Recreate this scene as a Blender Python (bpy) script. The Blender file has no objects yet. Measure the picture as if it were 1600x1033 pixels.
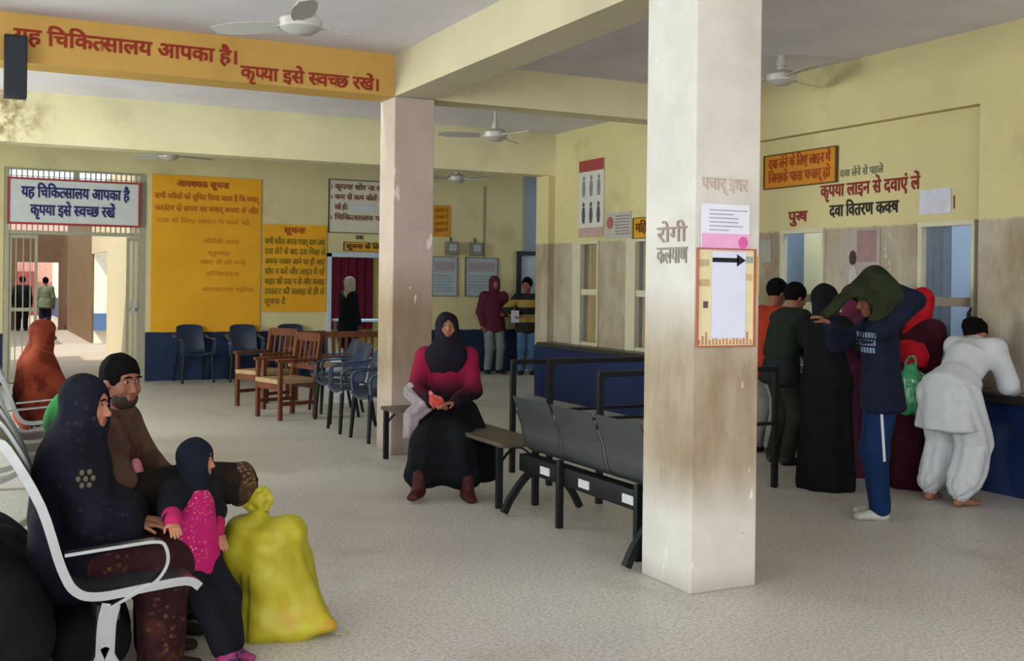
import bpy, bmesh, math, random
import numpy as np
from mathutils import Vector, Matrix

random.seed(7)
C = bpy.context.scene
COL = C.collection
PI = math.pi

# ------------------------------------------------------------------ camera
FPX, YAW, ROLL, HOR, EYE = 1706.0, math.radians(26.53), 0.0123, 441.4, 1.55
_f = Vector((math.sin(YAW), math.cos(YAW), 0)); _r = Vector((math.cos(YAW), -math.sin(YAW), 0)); _u = Vector((0, 0, 1))
_R = _r * math.cos(ROLL) + _u * math.sin(ROLL); _U = _u * math.cos(ROLL) - _r * math.sin(ROLL)
cam = bpy.data.cameras.new('camera'); co = bpy.data.objects.new('camera', cam); COL.objects.link(co)
cam.sensor_fit = 'HORIZONTAL'; cam.sensor_width = 36.0; cam.lens = 36.0 * FPX / 1600.0
cam.shift_y = -(516.5 - HOR) / 1600.0; cam.clip_start = 0.05; cam.clip_end = 300
m3 = Matrix((_R, _U, -_f)).transposed()
co.matrix_world = Matrix.Translation((0, 0, EYE)) @ m3.to_4x4()
C.camera = co

# ------------------------------------------------------------------ exposure, world, lights
C.view_settings.view_transform = 'Standard'; C.view_settings.look = 'None'
C.view_settings.gamma = 1.0; C.view_settings.exposure = -0.4; C.view_settings.use_curve_mapping = False
w = bpy.data.worlds.new('sky'); C.world = w; w.use_nodes = True
bg = w.node_tree.nodes['Background']; bg.inputs[0].default_value = (0.86, 0.93, 1.0, 1); bg.inputs[1].default_value = 2.0

def area(name, loc, rot, sx, sy, power, color):
    l = bpy.data.lights.new(name, 'AREA'); l.shape = 'RECTANGLE'; l.size = sx; l.size_y = sy; l.energy = power; l.color = color
    o = bpy.data.objects.new(name, l); o.location = loc; o.rotation_euler = rot; COL.objects.link(o); return o
# daylight through the open entrance behind the camera, the tall openings on the left, and the passage at the far right
area('daylight_entrance', (0.0, -4.9, 2.3), (PI/2 + .20, 0, 0), 9.4, 1.8, 620, (1.0, 0.97, 0.93))
area('daylight_left_front', (-4.9, 1.5, 1.9), (PI/2, 0, -PI/2), 5.0, 2.4, 470, (0.86, 0.94, 1.0))
area('daylight_left_back', (-4.9, 11.0, 1.9), (PI/2, 0, -PI/2), 2.6, 2.4, 820, (0.90, 1.0, 0.93))
area('daylight_passage', (9.9, 15.1, 2.65), (PI/2, 0, PI/2), 2.6, .7, 10, (0.8, 0.9, 1.0))
area('daylight_entrance_right', (6.2, -4.9, 1.75), (PI/2 + .2, 0, 0), 3.0, 3.0, 45, (1.0, 0.96, 0.9))
area('pharmacy_fill', (8.0, 8.0, 3.3), (0, 0, 0), 0.3, 5.0, 120, (0.85, 0.93, 1.0))  # unseen area light added to brighten the dispensary room
area('ward_fill', (6.6, 20.5, 3.2), (0, 0, 0), 2.0, 2.0, 150, (0.85, 0.95, 1.0))  # area light without a fixture, added to brighten the ward
sun = bpy.data.lights.new('sun', 'SUN'); sun.energy = 5.0; sun.angle = 0.01; sun.color = (1.0, 0.93, 0.84)
so = bpy.data.objects.new('sun', sun); COL.objects.link(so)
so.rotation_euler = Vector((0.5, 0.35, -0.75)).to_track_quat('-Z', 'Y').to_euler()

# ------------------------------------------------------------------ materials
def lin(c):
    if isinstance(c, str):
        c = tuple(int(c[i:i+2], 16) / 255 for i in (0, 2, 4))
    return tuple(x / 12.92 if x <= 0.04045 else ((x + 0.055) / 1.055) ** 2.4 for x in c) + (1,)

class NT:
    """small helper around a material's node tree"""
    def __init__(s, name):
        s.m = bpy.data.materials.new(name); s.m.use_nodes = True; s.t = s.m.node_tree; s.b = s.t.nodes['Principled BSDF']
        s.geo = None
    def n(s, typ, **kw):
        x = s.t.nodes.new(typ)
        for k, v in kw.items(): setattr(x, k, v)
        return x
    def l(s, a, b): s.t.links.new(a, b)
    def pos(s):
        if s.geo is None: s.geo = s.n('ShaderNodeNewGeometry')
        return s.geo.outputs['Position']
    def z(s):
        x = s.n('ShaderNodeSeparateXYZ'); s.l(s.pos(), x.inputs[0]); return x.outputs[2]
    def noise(s, scale, detail=3, rough=.55, stretch=(1, 1, 1), obj=False, off=(0, 0, 0)):
        mp = s.n('ShaderNodeMapping'); mp.inputs['Scale'].default_value = stretch; mp.inputs['Location'].default_value = off
        if obj:
            tc = s.n('ShaderNodeTexCoord'); s.l(tc.outputs['Object'], mp.inputs[0])
        else: s.l(s.pos(), mp.inputs[0])
        x = s.n('ShaderNodeTexNoise'); x.inputs['Scale'].default_value = scale; x.inputs['Detail'].default_value = detail
        x.inputs['Roughness'].default_value = rough; s.l(mp.outputs[0], x.inputs['Vector']); return x.outputs['Fac']
    def ramp(s, v, a, b, lo=0., hi=1.):
        x = s.n('ShaderNodeMapRange'); x.inputs[1].default_value = a; x.inputs[2].default_value = b
        x.inputs[3].default_value = lo; x.inputs[4].default_value = hi; s.l(v, x.inputs[0]); return x.outputs[0]
    def mul(s, a, b, op='MULTIPLY'):
        x = s.n('ShaderNodeMath', operation=op)
        for i, v in enumerate((a, b)):
            if isinstance(v, (int, float)): x.inputs[i].default_value = v
            else: s.l(v, x.inputs[i])
        return x.outputs[0]
    def mix(s, fac, a, b):
        x = s.n('ShaderNodeMix', data_type='RGBA')
        if isinstance(fac, (int, float)): x.inputs[0].default_value = fac
        else: s.l(fac, x.inputs[0])
        for i, v in ((6, a), (7, b)):
            if isinstance(v, (tuple, str)): x.inputs[i].default_value = lin(v) if isinstance(v, str) else v
            else: s.l(v, x.inputs[i])
        return x.outputs[2]
    def out(s, col, rough=.7, metal=0., bump=None, bscale=.3, spec=.3):
        if isinstance(col, str): s.b.inputs['Base Color'].default_value = lin(col)
        else: s.l(col, s.b.inputs['Base Color'])
        if isinstance(rough, (int, float)): s.b.inputs['Roughness'].default_value = rough
        else: s.l(rough, s.b.inputs['Roughness'])
        s.b.inputs['Metallic'].default_value = metal; s.b.inputs['Specular IOR Level'].default_value = spec
        if bump is not None:
            b = s.n('ShaderNodeBump'); b.inputs['Strength'].default_value = bscale; b.inputs['Distance'].default_value = .01
            s.l(bump, b.inputs['Height']); s.l(b.outputs[0], s.b.inputs['Normal'])
        return s.m

_mc = {}
def M(col, rough=.7, metal=0., var=.12, scale=9., spec=.3, bump=0.):
    """plain procedural material: base colour with soft noise variation"""
    key = (col, rough, metal, var, scale, spec, bump)
    if key in _mc: return _mc[key]
    t = NT('mat_' + col); nz = t.noise(scale, 4, .6, obj=True)
    base = lin(col); dk = tuple(x * (1 - var) for x in base[:3]) + (1,); lt = tuple(min(1, x * (1 + var)) for x in base[:3]) + (1,)
    c = t.mix(t.ramp(nz, .3, .7), dk, lt)
    _mc[key] = t.out(c, rough, metal, nz if bump else None, bump, spec); return _mc[key]

def fabric(col, col2=None, var=.22, scale=14., sparse=None, sp_scale=30., rough=.92):
    """woven cloth: fine weave bump, soft tone variation, optional second tone blotches, optional sparse motif"""
    key = ('f', col, col2, var, scale, sparse, sp_scale)
    if key in _mc: return _mc[key]
    t = NT('cloth_' + col); nz = t.noise(scale, 4, .6, obj=True)
    base = lin(col); dk = tuple(x * (1 - var) for x in base[:3]) + (1,); lt = tuple(min(1, x * (1 + var)) for x in base[:3]) + (1,)
    c = t.mix(t.ramp(nz, .3, .7), dk, lt)
    if col2: c = t.mix(t.ramp(t.noise(scale * .6, 3, .6, obj=True, off=(3, 1, 2)), .52, .6), c, col2)
    if sparse:
        v = t.n('ShaderNodeTexVoronoi'); v.inputs['Scale'].default_value = sp_scale
        tc = t.n('ShaderNodeTexCoord'); t.l(tc.outputs['Object'], v.inputs['Vector'])
        c = t.mix(t.mul(t.ramp(v.outputs['Distance'], .34, .2), t.ramp(t.noise(5, 2, .5, obj=True), .45, .6)), c, sparse)
    fine = t.noise(260, 2, .5, obj=True)
    _mc[key] = t.out(c, rough, 0, fine, .12, .15); return _mc[key]

def wallmat(name, upper, wash=None, dado=None, zw=2.09, zd=.74, stain='6b5a3a', stain_amt=.5, patch=None):
    t = NT(name); nz = t.noise(1.3, 5, .6); fine = t.noise(14, 4, .6)
    def tone(c, v):
        b = lin(c); return t.mix(t.ramp(nz, .3, .7), tuple(x * (1 - v) for x in b[:3]) + (1,), tuple(min(1, x * (1 + v)) for x in b[:3]) + (1,))
    c = tone(upper, .08)
    st = t.mul(t.ramp(t.noise(.9, 6, .65, off=(4, 2, 7)), .56, .74), stain_amt)
    c = t.mix(st, c, stain)
    if patch:
        vd = t.n('ShaderNodeVectorMath', operation='DISTANCE'); t.l(t.pos(), vd.inputs[0]); vd.inputs[1].default_value = patch
        c = t.mix(t.mul(t.mul(t.ramp(vd.outputs['Value'], .55, .1), t.ramp(t.noise(7, 5, .7), .42, .6)), .85), c, '6a4a2a')
    z = t.z(); zj = t.mul(z, t.mul(t.mul(fine, .5, 'SUBTRACT'), .05), 'ADD')
    if wash:
        wc = tone(wash, .07)
        wc = t.mix(t.mul(t.ramp(t.noise(2.2, 6, .7, stretch=(1, 1, .45)), .42, .66), .75), wc, '7d6745')
        c = t.mix(t.ramp(zj, zw - .02, zw), wc, c)
    if dado:
        c = t.mix(t.ramp(zj, zd - .006, zd + .006), tone(dado, .2), c)
    return t.out(c, .75, 0, fine, .15, .25)

WALL_B = wallmat('wall_paint_back', 'b9ae84', None, '15243f', zd=.735, stain_amt=.35)
WALL_R = wallmat('wall_paint_right', 'bdb183', 'a49a8a', '14244a', zd=.70)
BEAMY = wallmat('beam_paint_cream', 'd4cba6', stain_amt=.25, patch=(.35, 13.0, 3.28))
BEAMC = wallmat('beam_paint_pale', 'c0b598', stain_amt=.12)
SIGNY = wallmat('beam_paint_mustard', 'c29a50', stain='9a7a40', stain_amt=.5)
CEIL = wallmat('ceiling_distemper', 'd4cfd6', stain='a89e9c', stain_amt=.35)
SOFF = wallmat('beam_soffit', 'a39c9c', stain='857b78', stain_amt=.2)

def columnmat(name, base, grime_lo, grime_hi, amt, seed):
    t = NT(name); nz = t.noise(2.2, 6, .65, off=(seed, 0, 0)); fine = t.noise(20, 4, .6)
    b = lin(base); c = t.mix(t.ramp(nz, .3, .7), tuple(x * .86 for x in b[:3]) + (1,), tuple(min(1, x * 1.1) for x in b[:3]) + (1,))
    z = t.z(); band = t.mul(t.ramp(z, grime_lo, grime_lo + .3), t.ramp(z, grime_hi, grime_hi - .45))
    streak = t.ramp(t.noise(3.5, 5, .65, stretch=(1, 1, .3), off=(seed, 3, 1)), .26, .60)
    c = t.mix(t.mul(t.mul(band, .62), amt), c, 'a08963'); c = t.mix(t.mul(t.mul(band, streak), t.mul(amt, .7)), c, '6f5a3a')
    chip = t.ramp(t.noise(9, 3, .55, stretch=(1, 1, .4), off=(1, seed, 4)), .69, .72)
    c = t.mix(t.mul(chip, .7), c, 'e6e2dc')
    dark = t.ramp(t.noise(11, 3, .6, off=(2, 7, seed)), .72, .76)
    c = t.mix(t.mul(dark, .55), c, '6a5f55')
    c = t.mix(t.mul(t.ramp(z, .12, .0), .4), c, '6e6558')
    return t.out(c, .75, 0, fine, .2, .25)
COLM1 = columnmat('column_plaster_front', 'c6c2ba', .35, 1.55, .95, 3)
COLM2 = columnmat('column_plaster_rear', 'b8a69c', .5, 1.75, .75, 8)

def floormat():
    t = NT('floor_terrazzo'); big = t.noise(.5, 4, .6); sp = t.noise(55, 3, .7); v = t.n('ShaderNodeTexVoronoi'); v.inputs['Scale'].default_value = 60
    t.l(t.pos(), v.inputs['Vector'])
    c = t.mix(t.ramp(big, .3, .7), 'c1beb7', 'd3d0c9')
    c = t.mix(t.mul(t.ramp(sp, .42, .62), .55), c, '857e74')
    c = t.mix(t.mul(t.ramp(v.outputs['Distance'], .16, .08), .6), c, 'd8d4cc')
    c = t.mix(t.mul(t.ramp(t.noise(1.4, 6, .65, off=(5, 5, 0)), .55, .75), .45), c, '837763')
    return t.out(c, t.ramp(sp, .3, .7, .3, .55), 0, sp, .06, .4)
FLOOR = floormat()
def woodmat(name, a, b):
    t = NT(name); g = t.noise(7, 4, .6, stretch=(1, 1, .12), obj=True)
    return t.out(t.mix(t.ramp(g, .3, .7), a, b), .45, 0, g, .15, .35)
WOOD = woodmat('teak_wood', '4a2413', '6a3920'); SEATWOOD = woodmat('seat_wood', '8b6f52', 'a58a68'); DKWOOD = woodmat('dark_plank', '3c332b', '564a3e')
NAVYP = M('16273f', .32, 0, .15, 12, .5); CHROME = M('9fa2a3', .3, 1., .06, 20); STEEL = M('8d9092', .35, .9, .08, 20)
BLACKM = M('15171a', .45, .2, .15, 20); GREYP = M('63696b', .4, .55, .1, 25); WHITEP = M('cfd2d6', .6, 0, .04)
CREAMM = M('bdb79c', .55, 0, .08); SKIN1 = M('8e5f48', .6, 0, .07, 20); SKIN2 = M('7a4d3a', .6, 0, .07, 20); SKIN3 = M('a06c52', .6, 0, .07, 20)
HAIR = M('0a0808', .9, 0, .3, 60, .08); PAPER = M('d5d6e2', .8, 0, .03, 6); REDL = M('93301f', .8, 0, .12, 8); BLUEL = M('23285c', .8, 0, .1); BLACKL = M('26241f', .8, 0, .1)
GLASS = None
def glassmat(name, tint, alpha):
    t = NT(name); t.b.inputs['Base Color'].default_value = lin(tint); t.b.inputs['Roughness'].default_value = .05
    t.b.inputs['Alpha'].default_value = alpha; return t.m
GLASS = glassmat('window_glass', '9fb2c4', .10)

# ------------------------------------------------------------------ mesh helpers
class MB:
    """collects shapes and links them as ONE mesh object"""
    def __init__(s): s.bm = bmesh.new()
    def box(s, x0, x1, y0, y1, z0, z1, bev=0.):
        r = bmesh.ops.create_cube(s.bm, size=1.0)
        for v in r['verts']:
            v.co = Vector((x0 + (v.co.x + .5) * (x1 - x0), y0 + (v.co.y + .5) * (y1 - y0), z0 + (v.co.z + .5) * (z1 - z0)))
        if bev:
            es = list({e for v in r['verts'] for e in v.link_edges})
            bmesh.ops.bevel(s.bm, geom=es, offset=bev, segments=2, affect='EDGES', profile=.6)
        return s
    def bar(s, a, b, wx, wy, ref=(0, 0, 1)):
        """square bar from a to b"""
        return s.strip([a, b], wx, wy, ref)
    def strip(s, pts, w, t, ref=(0, 1, 0), closed=False):
        """rectangular section (w along ref, t across) swept along pts"""
        P = [Vector(p) for p in pts]; n = len(P); rings = []; rf = Vector(ref).normalized()
        for i in range(n):
            a = P[i-1] if i > 0 or closed else P[0]; b = P[(i+1) % n] if i < n - 1 or closed else P[-1]
            tg = (b - a).normalized(); r = (rf - tg * rf.dot(tg))
            if r.length < 1e-4: r = Vector((1, 0, 0)) - tg * tg.x
            r.normalize(); q = tg.cross(r)
            rings.append([s.bm.verts.new(P[i] + r * sx * w / 2 + q * sy * t / 2) for sx, sy in ((-1, -1), (1, -1), (1, 1), (-1, 1))])
        m = n if closed else n - 1
        for i in range(m):
            A, B = rings[i], rings[(i+1) % n]
            for k in range(4): s.bm.faces.new((A[k], A[(k+1) % 4], B[(k+1) % 4], B[k]))
        if not closed: s.bm.faces.new(rings[0][::-1]); s.bm.faces.new(rings[-1])
        return s
    def tube(s, pts, r, seg=10, closed=False):
        P = [Vector(p) for p in pts]; n = len(P); rings = []; ref = None
        rr = r if isinstance(r, (list, tuple)) else [r] * n
        for i in range(n):
            a = P[i-1] if i > 0 or closed else P[0]; b = P[(i+1) % n] if i < n - 1 or closed else P[-1]
            tg = (b - a).normalized()
            if ref is None: ref = Vector((0, 0, 1)) if abs(tg.z) < .9 else Vector((1, 0, 0))
            u = (ref - tg * ref.dot(tg)).normalized(); ref = u; v = tg.cross(u)
            rings.append([s.bm.verts.new(P[i] + (u * math.cos(k * 2 * PI / seg) + v * math.sin(k * 2 * PI / seg)) * rr[i]) for k in range(seg)])
        for i in range(n if closed else n - 1):
            A, B = rings[i], rings[(i+1) % n]
            for k in range(seg): s.bm.faces.new((A[k], A[(k+1) % seg], B[(k+1) % seg], B[k]))
        if not closed: s.bm.faces.new(rings[0][::-1]); s.bm.faces.new(rings[-1])
        return s
    def lathe(s, prof, c=(0, 0, 0), seg=24):
        c = Vector(c); rings = []
        for r, z in prof: rings.append([s.bm.verts.new(c + Vector((max(r, 1e-4) * math.cos(k * 2 * PI / seg), max(r, 1e-4) * math.sin(k * 2 * PI / seg), z))) for k in range(seg)])
        for A, B in zip(rings, rings[1:]):
            for k in range(seg): s.bm.faces.new((A[k], A[(k+1) % seg], B[(k+1) % seg], B[k]))
        s.bm.faces.new(rings[0][::-1]); s.bm.faces.new(rings[-1]); return s
    def poly(s, pts, nrm, th):
        """flat polygon of given outline, thickened along nrm"""
        P = [Vector(p) for p in pts]; n = Vector(nrm) * th
        A = [s.bm.verts.new(p) for p in P]; B = [s.bm.verts.new(p + n) for p in P]
        s.bm.faces.new(A[::-1]); s.bm.faces.new(B)
        for k in range(len(P)): s.bm.faces.new((A[k], A[(k+1) % len(P)], B[(k+1) % len(P)], B[k]))
        return s
    def sheet(s, fn, nu, nv, th):
        """thick sheet from fn(u,v) -> point, u,v in 0..1"""
        V = [[Vector(fn(i / nu, j / nv)) for j in range(nv + 1)] for i in range(nu + 1)]
        top = []; bot = []
        for i in range(nu + 1):
            a = []; b = []
            for j in range(nv + 1):
                du = V[min(i+1, nu)][j] - V[max(i-1, 0)][j]; dv = V[i][min(j+1, nv)] - V[i][max(j-1, 0)]
                n = du.cross(dv).normalized() * th / 2
                a.append(s.bm.verts.new(V[i][j] + n)); b.append(s.bm.verts.new(V[i][j] - n))
            top.append(a); bot.append(b)
        f = s.bm.faces.new
        for i in range(nu):
            for j in range(nv):
                f((top[i][j], top[i+1][j], top[i+1][j+1], top[i][j+1])); f((bot[i][j], bot[i][j+1], bot[i+1][j+1], bot[i+1][j]))
        for i in range(nu):
            f((top[i][0], bot[i][0], bot[i+1][0], top[i+1][0])); f((top[i][nv], top[i+1][nv], bot[i+1][nv], bot[i][nv]))
        for j in range(nv):
            f((top[0][j], top[0][j+1], bot[0][j+1], bot[0][j])); f((top[nu][j], bot[nu][j], bot[nu][j+1], top[nu][j+1]))
        return s
    def build(s, name, mat, parent=None, smooth=True, ang=.6):
        bmesh.ops.recalc_face_normals(s.bm, faces=s.bm.faces)
        me = bpy.data.meshes.new(name); s.bm.to_mesh(me); s.bm.free(); me.materials.append(mat)
        if smooth:
            me.polygons.foreach_set('use_smooth', [True] * len(me.polygons))
            try: me.set_sharp_from_angle(angle=ang)
            except Exception: pass
        o = bpy.data.objects.new(name, me); COL.objects.link(o)
        if parent is not None: o.parent = parent
        return o

def tag(o, label=None, cat=None, group=None, kind=None):
    if label: o['label'] = label
    if cat: o['category'] = cat
    if group: o['group'] = group
    if kind: o['kind'] = kind
    return o
def empty(name, loc, rz, label, cat, group=None):
    o = bpy.data.objects.new(name, None); o.empty_display_size = .1; o.location = loc; o.rotation_euler = (0, 0, rz); COL.objects.link(o)
    return tag(o, label, cat, group)
def copy_tree(o, parent=None):
    c = o.copy(); COL.objects.link(c)
    if parent is not None: c.parent = parent
    for ch in list(o.children): copy_tree(ch, c)
    return c
def struct(name, mb, mat, label=None, cat=None, parent=None, smooth=False):
    o = mb.build(name, mat, parent, smooth)
    if parent is None: tag(o, label, cat, None, 'structure')
    return o

# ------------------------------------------------------------------ Devanagari lettering
_dg = bpy.context.evaluated_depsgraph_get
def _run_mesh(txt, bold):
    cu = bpy.data.curves.new('t', 'FONT'); cu.body = txt; cu.size = 1.0; cu.resolution_u = 2; cu.extrude = .004
    o = bpy.data.objects.new('t', cu); COL.objects.link(o); bpy.context.view_layer.update()
    me = bpy.data.meshes.new_from_object(o.evaluated_get(_dg())); bpy.data.objects.remove(o); bpy.data.curves.remove(cu)
    return me
_adv = {}
def _width(txt, bold):
    me = _run_mesh(txt, bold); n = len(me.vertices)
    if n == 0: bpy.data.meshes.remove(me); return 0.
    a = np.empty(n * 3); me.vertices.foreach_get('co', a); a = a.reshape(-1, 3); r = a[:, 0].max(); bpy.data.meshes.remove(me); return r
def advance(txt, bold):
    k = (txt, bold)
    if k not in _adv: _adv[k] = _width(txt + 'ा', bold) - _width('ा', bold)
    return _adv[k]
def text_bm(s, bold=.018):
    """s is in visual order; {x} marks a half form (its right stem is cut away)"""
    bm = bmesh.new(); x = 0.; runs = []; cur = ''; i = 0
    while i < len(s):
        if s[i] == '{': runs.append((cur, False)); runs.append((s[i+1], True)); cur = ''; i += 3
        else: cur += s[i]; i += 1
    runs.append((cur, False))
    for txt, half in runs:
        if not txt: continue
        me = _run_mesh(txt, bold); adv = advance(txt, bold); b2 = bmesh.new(); b2.from_mesh(me)
        if half:
            cut = adv - .15
            bmesh.ops.bisect_plane(b2, geom=b2.verts[:] + b2.edges[:] + b2.faces[:], plane_co=(cut, 0, 0), plane_no=(1, 0, 0), clear_outer=True)
            adv = cut
        b2.to_mesh(me); b2.free()
        for q, (dx, dy) in enumerate(((-1, -.7), (1, -.7), (1, .7), (-1, .7))):
            n0 = len(bm.verts); bm.from_mesh(me); bm.verts.ensure_lookup_table()
            for v in bm.verts[n0:]: v.co.x += x + dx * bold; v.co.y += dy * bold; v.co.z += .004 * q
        bpy.data.meshes.remove(me)
        x += adv
    return bm, x
def lettering(s, x, z, width, height, mat, parent, y=-.004, bold=.022, shear=0., name='lettering'):
    """a painted line: left end x, baseline z, total width, letter height (base to headline); stands in the parent's local x-z plane facing -y"""
    bm, W = text_bm(s, bold); sx = width / W; sz = height / .62
    me = bpy.data.meshes.new(name)
    for v in bm.verts: v.co = Vector((x + v.co.x * sx, y - v.co.z * .25, z + v.co.y * sz + shear * v.co.x * sx))
    bm.to_mesh(me); bm.free(); me.materials.append(mat)
    o = bpy.data.objects.new(name, me); COL.objects.link(o); o.parent = parent; return o

# ================================================================== THE SETTING
H_C = 3.56
struct('floor', MB().box(-6, 10.2, -5.2, 17.3, -.2, 0), FLOOR, 'grey speckled terrazzo floor of the waiting hall', 'floor')
struct('ceiling', MB().box(-6, 10.2, -5.2, 17.4, H_C, H_C + .25), CEIL, 'grey whitewashed flat ceiling over the hall', 'ceiling')
def wall_holes(mb, axis, p0, p1, a0, a1, z0, z1, holes):
    """wall slab normal to axis between p0 and p1, running a0..a1, with rectangular holes (b0,b1,zb,zt)"""
    cuts = sorted({a0, a1, *[h[0] for h in holes], *[h[1] for h in holes]})
    def bx(u0, u1, c0, c1):
        if axis == 'y': mb.box(u0, u1, p0, p1, c0, c1)
        else: mb.box(p0, p1, u0, u1, c0, c1)
    for u0, u1 in zip(cuts, cuts[1:]):
        hs = sorted([h for h in holes if h[0] <= u0 + 1e-6 and h[1] >= u1 - 1e-6], key=lambda h: h[2])
        c = z0
        for h in hs:
            if h[2] > c: bx(u0, u1, c, h[2])
            c = h[3]
        if c < z1: bx(u0, u1, c, z1)
    return mb
struct('wall_back', wall_holes(MB(), 'y', 17.1, 17.3, -6, 10.2, 0, H_C, [(.46, 2.40, 0, 3.11), (5.2, 6.45, 0, 1.99), (8.62, 9.7, 0, 2.03)]), WALL_B, 'cream back wall with a dark blue dado behind the notice boards', 'wall')
struct('wall_left', wall_holes(MB(), 'x', -5.2, -5.0, -5.2, 17.1, 0, H_C, [(-1, 4, .7, 3.1), (9.6, 12.4, .7, 3.1)]), WALL_B, 'cream left wall with tall openings', 'wall')
struct('wall_front', wall_holes(MB(), 'y', -5.2, -5.0, -5.0, 10.2, 0, H_C, [(-4.5, 8.0, 0, 3.25)]), WALL_B, 'cream wall around the wide open entrance', 'wall')
WIN = [(11.76, 12.24), (10.25, 10.95), (7.74, 8.34), (6.05, 6.62)]
struct('wall_right', wall_holes(MB(), 'x', 7.1, 7.165, 5.95, 12.95, 0, 2.98, [(a, b, .76, 2.09) for a, b in WIN]), WALL_R, 'yellow right wall with grey lower wash around the dispensing windows', 'wall')
struct('wall_right_upper', MB().box(7.1, 7.165, 9.2, 12.95, 2.98, H_C), WALL_R, 'upper part of the yellow window wall beyond the cross beam', 'wall')
struct('trim_1', MB().box(7.0, 7.3, -5.0, 9.2, 2.98, H_C), WALL_R, 'yellow plaster band above the dispensing windows', 'trim')
struct('trim_2', MB().box(7.0, 7.3, -5.0, 5.95, 0, 2.98), WALL_R, 'plain pilaster at the right end of the window wall', 'trim')
struct('trim_3', MB().box(7.0, 7.3, 12.95, 13.3, 0, 3.0).box(7.1, 7.3, 12.955, 13.3, 3.0, H_C).box(7.3, 10.2, 13.0, 13.3, 0, H_C), WALL_R, 'wall corner where the window wall meets the rear passage', 'trim')
struct('wall_passage', MB().box(10.0, 10.2, 13.3, 17.1, 0, 2.2).box(10.0, 10.2, 13.3, 17.1, 3.1, H_C).box(10.0, 10.2, 13.3, 13.8, 2.2, 3.1).box(10.0, 10.2, 16.4, 17.1, 2.2, 3.1), WALL_B, 'cream end wall of the rear passage', 'wall')
# beams
struct('beam_lintel', MB().box(-5, 7.1, 12.95, 13.25, 3.0, H_C), BEAMY, 'cream beam across the hall in front of the rear passage', 'beam')
sb = struct('beam_sign', MB().box(-5, 3.38, 9.15, 9.5, 3.19, H_C), SIGNY, 'mustard beam with the red hospital slogan painted on it', 'beam')
struct('beam_long', MB().box(3.38, 3.74, -5.0, 9.5, 3.19, H_C), BEAMC, 'pale beam running over the two columns towards the entrance', 'beam')
struct('beam_cross', MB().box(3.74, 7.1, 9.2, 9.5, 3.20, H_C), BEAMY, 'cream cross beam from the rear column to the window wall', 'beam')
for o_ in ('beam_lintel', 'beam_sign', 'beam_cross'):
    pass
lettering('यह िचिक{त}सालय आपका है।', .30, 3.335, 1.70, .105, REDL, sb, y=9.146, bold=.03, shear=0.)
lettering('कृ{प}या इसे {स}व{च}छ रखें।', 2.02, 3.225, 1.22, .10, REDL, sb, y=9.146, bold=.03)
# columns
c1 = struct('column_front', MB().box(3.25, 3.66, 4.475, 4.915, 0, 3.19, .008), COLM1, 'worn plaster column in front with the arrow notice taped on', 'column')
c2 = struct('column_rear', MB().box(3.385, 3.765, 9.15, 9.53, 0, 3.19, .008), COLM2, 'stained pinkish column standing behind the seated woman in crimson', 'column')
# the dispensing counter ledge and its blue front
struct('trim_4', MB().box(6.98, 7.12, -5.0, 12.97, 0, .70), M('14254f', .5, 0, .18, 3), 'dark blue painted counter front below the dispensing windows', 'trim')
lg = MB().box(6.86, 7.1, -5.0, 12.99, .70, .755, .006)
tag(lg.build('counter_ledge', M('2b2927', .35, 0, .2, 15)), 'long dark stone ledge running under the dispensing windows', 'ledge')
# dispensing windows: frame, mullion rail, glass
FR = M('b9b39c', .45, 0, .08); FRD = M('7f7465', .5, 0, .1)
for i, (a, b) in enumerate(WIN):
    f = MB()
    f.box(7.07, 7.13, b - .04, b, .757, 2.05).box(7.07, 7.13, a, a + .03, .757, 2.05).box(7.065, 7.135, a, b, 2.05, 2.09).box(7.08, 7.13, a + .03, b - .045, .757, .80)
    if i in (0, 1): f.box(7.08, 7.12, b, b + .18, .755, 2.09)
    fo = struct('window_%d' % (i + 1), f, FR, ['window by the far wall corner, ochre curtain behind it', 'window half hidden by the front column, ochre curtain behind it', 'window under the red word for men, yellow strip inside', 'window above the woman in white, pale blue inside'][i], 'window')
    MB().box(7.09, 7.125, a + .03, b - .04, 1.40, 1.475).build('rail', FRD if i > 1 else FR, fo, False)
    MB().box(7.110, 7.115, a + .03, b - .04, .80, 2.05).build('pane', GLASS, fo, False)
# pharmacy room behind
struct('wall_pharmacy', MB().box(8.9, 9.1, 5.0, 13.0, 0, H_C).box(7.3, 9.1, 5.0, 5.2, 0, H_C).box(7.3, 9.1, 10.0, 10.15, 0, H_C), M('8194ad', .7, 0, .08, 2), 'blue grey walls of the dispensary room', 'wall')
OCH = fabric('a88930', None, .2, 8)
def curtain(name, x, y0, y1, z0, z1, mat, label, n=7):
    c = MB().sheet(lambda u, v: (x + .02 * math.sin(u * n * 2 * PI) * (.4 + .6 * (1 - v)), y0 + (y1 - y0) * u, z0 + (z1 - z0) * v), n * 8, 4, .004)
    return tag(c.build(name, mat), label, 'curtain')
curtain('curtain', 7.20, 11.80, 12.10, .76, 2.2, OCH, 'right half of the ochre curtain in the window by the far corner')
curtain('curtain', 7.20, 12.125, 12.65, .76, 2.2, OCH, 'left half of the ochre curtain in the window by the far corner')
curtain('curtain', 7.20, 10.2, 11.3, .76, 2.2, OCH, 'ochre curtain in the window beside the front column', 9)
curtain('curtain', 7.42, 6.58, 7.05, .76, 2.2, fabric('76839a', None, .12, 8), 'slate blue curtain in the window above the woman in white', 5)
tag(MB().box(8.45, 8.88, 9.05, 9.56, 0, 2.4, .01).build('steel_almirah', M('d8cf9f', .5, 0, .05)), 'pale yellow steel almirah seen through the men window', 'cupboard')
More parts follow.
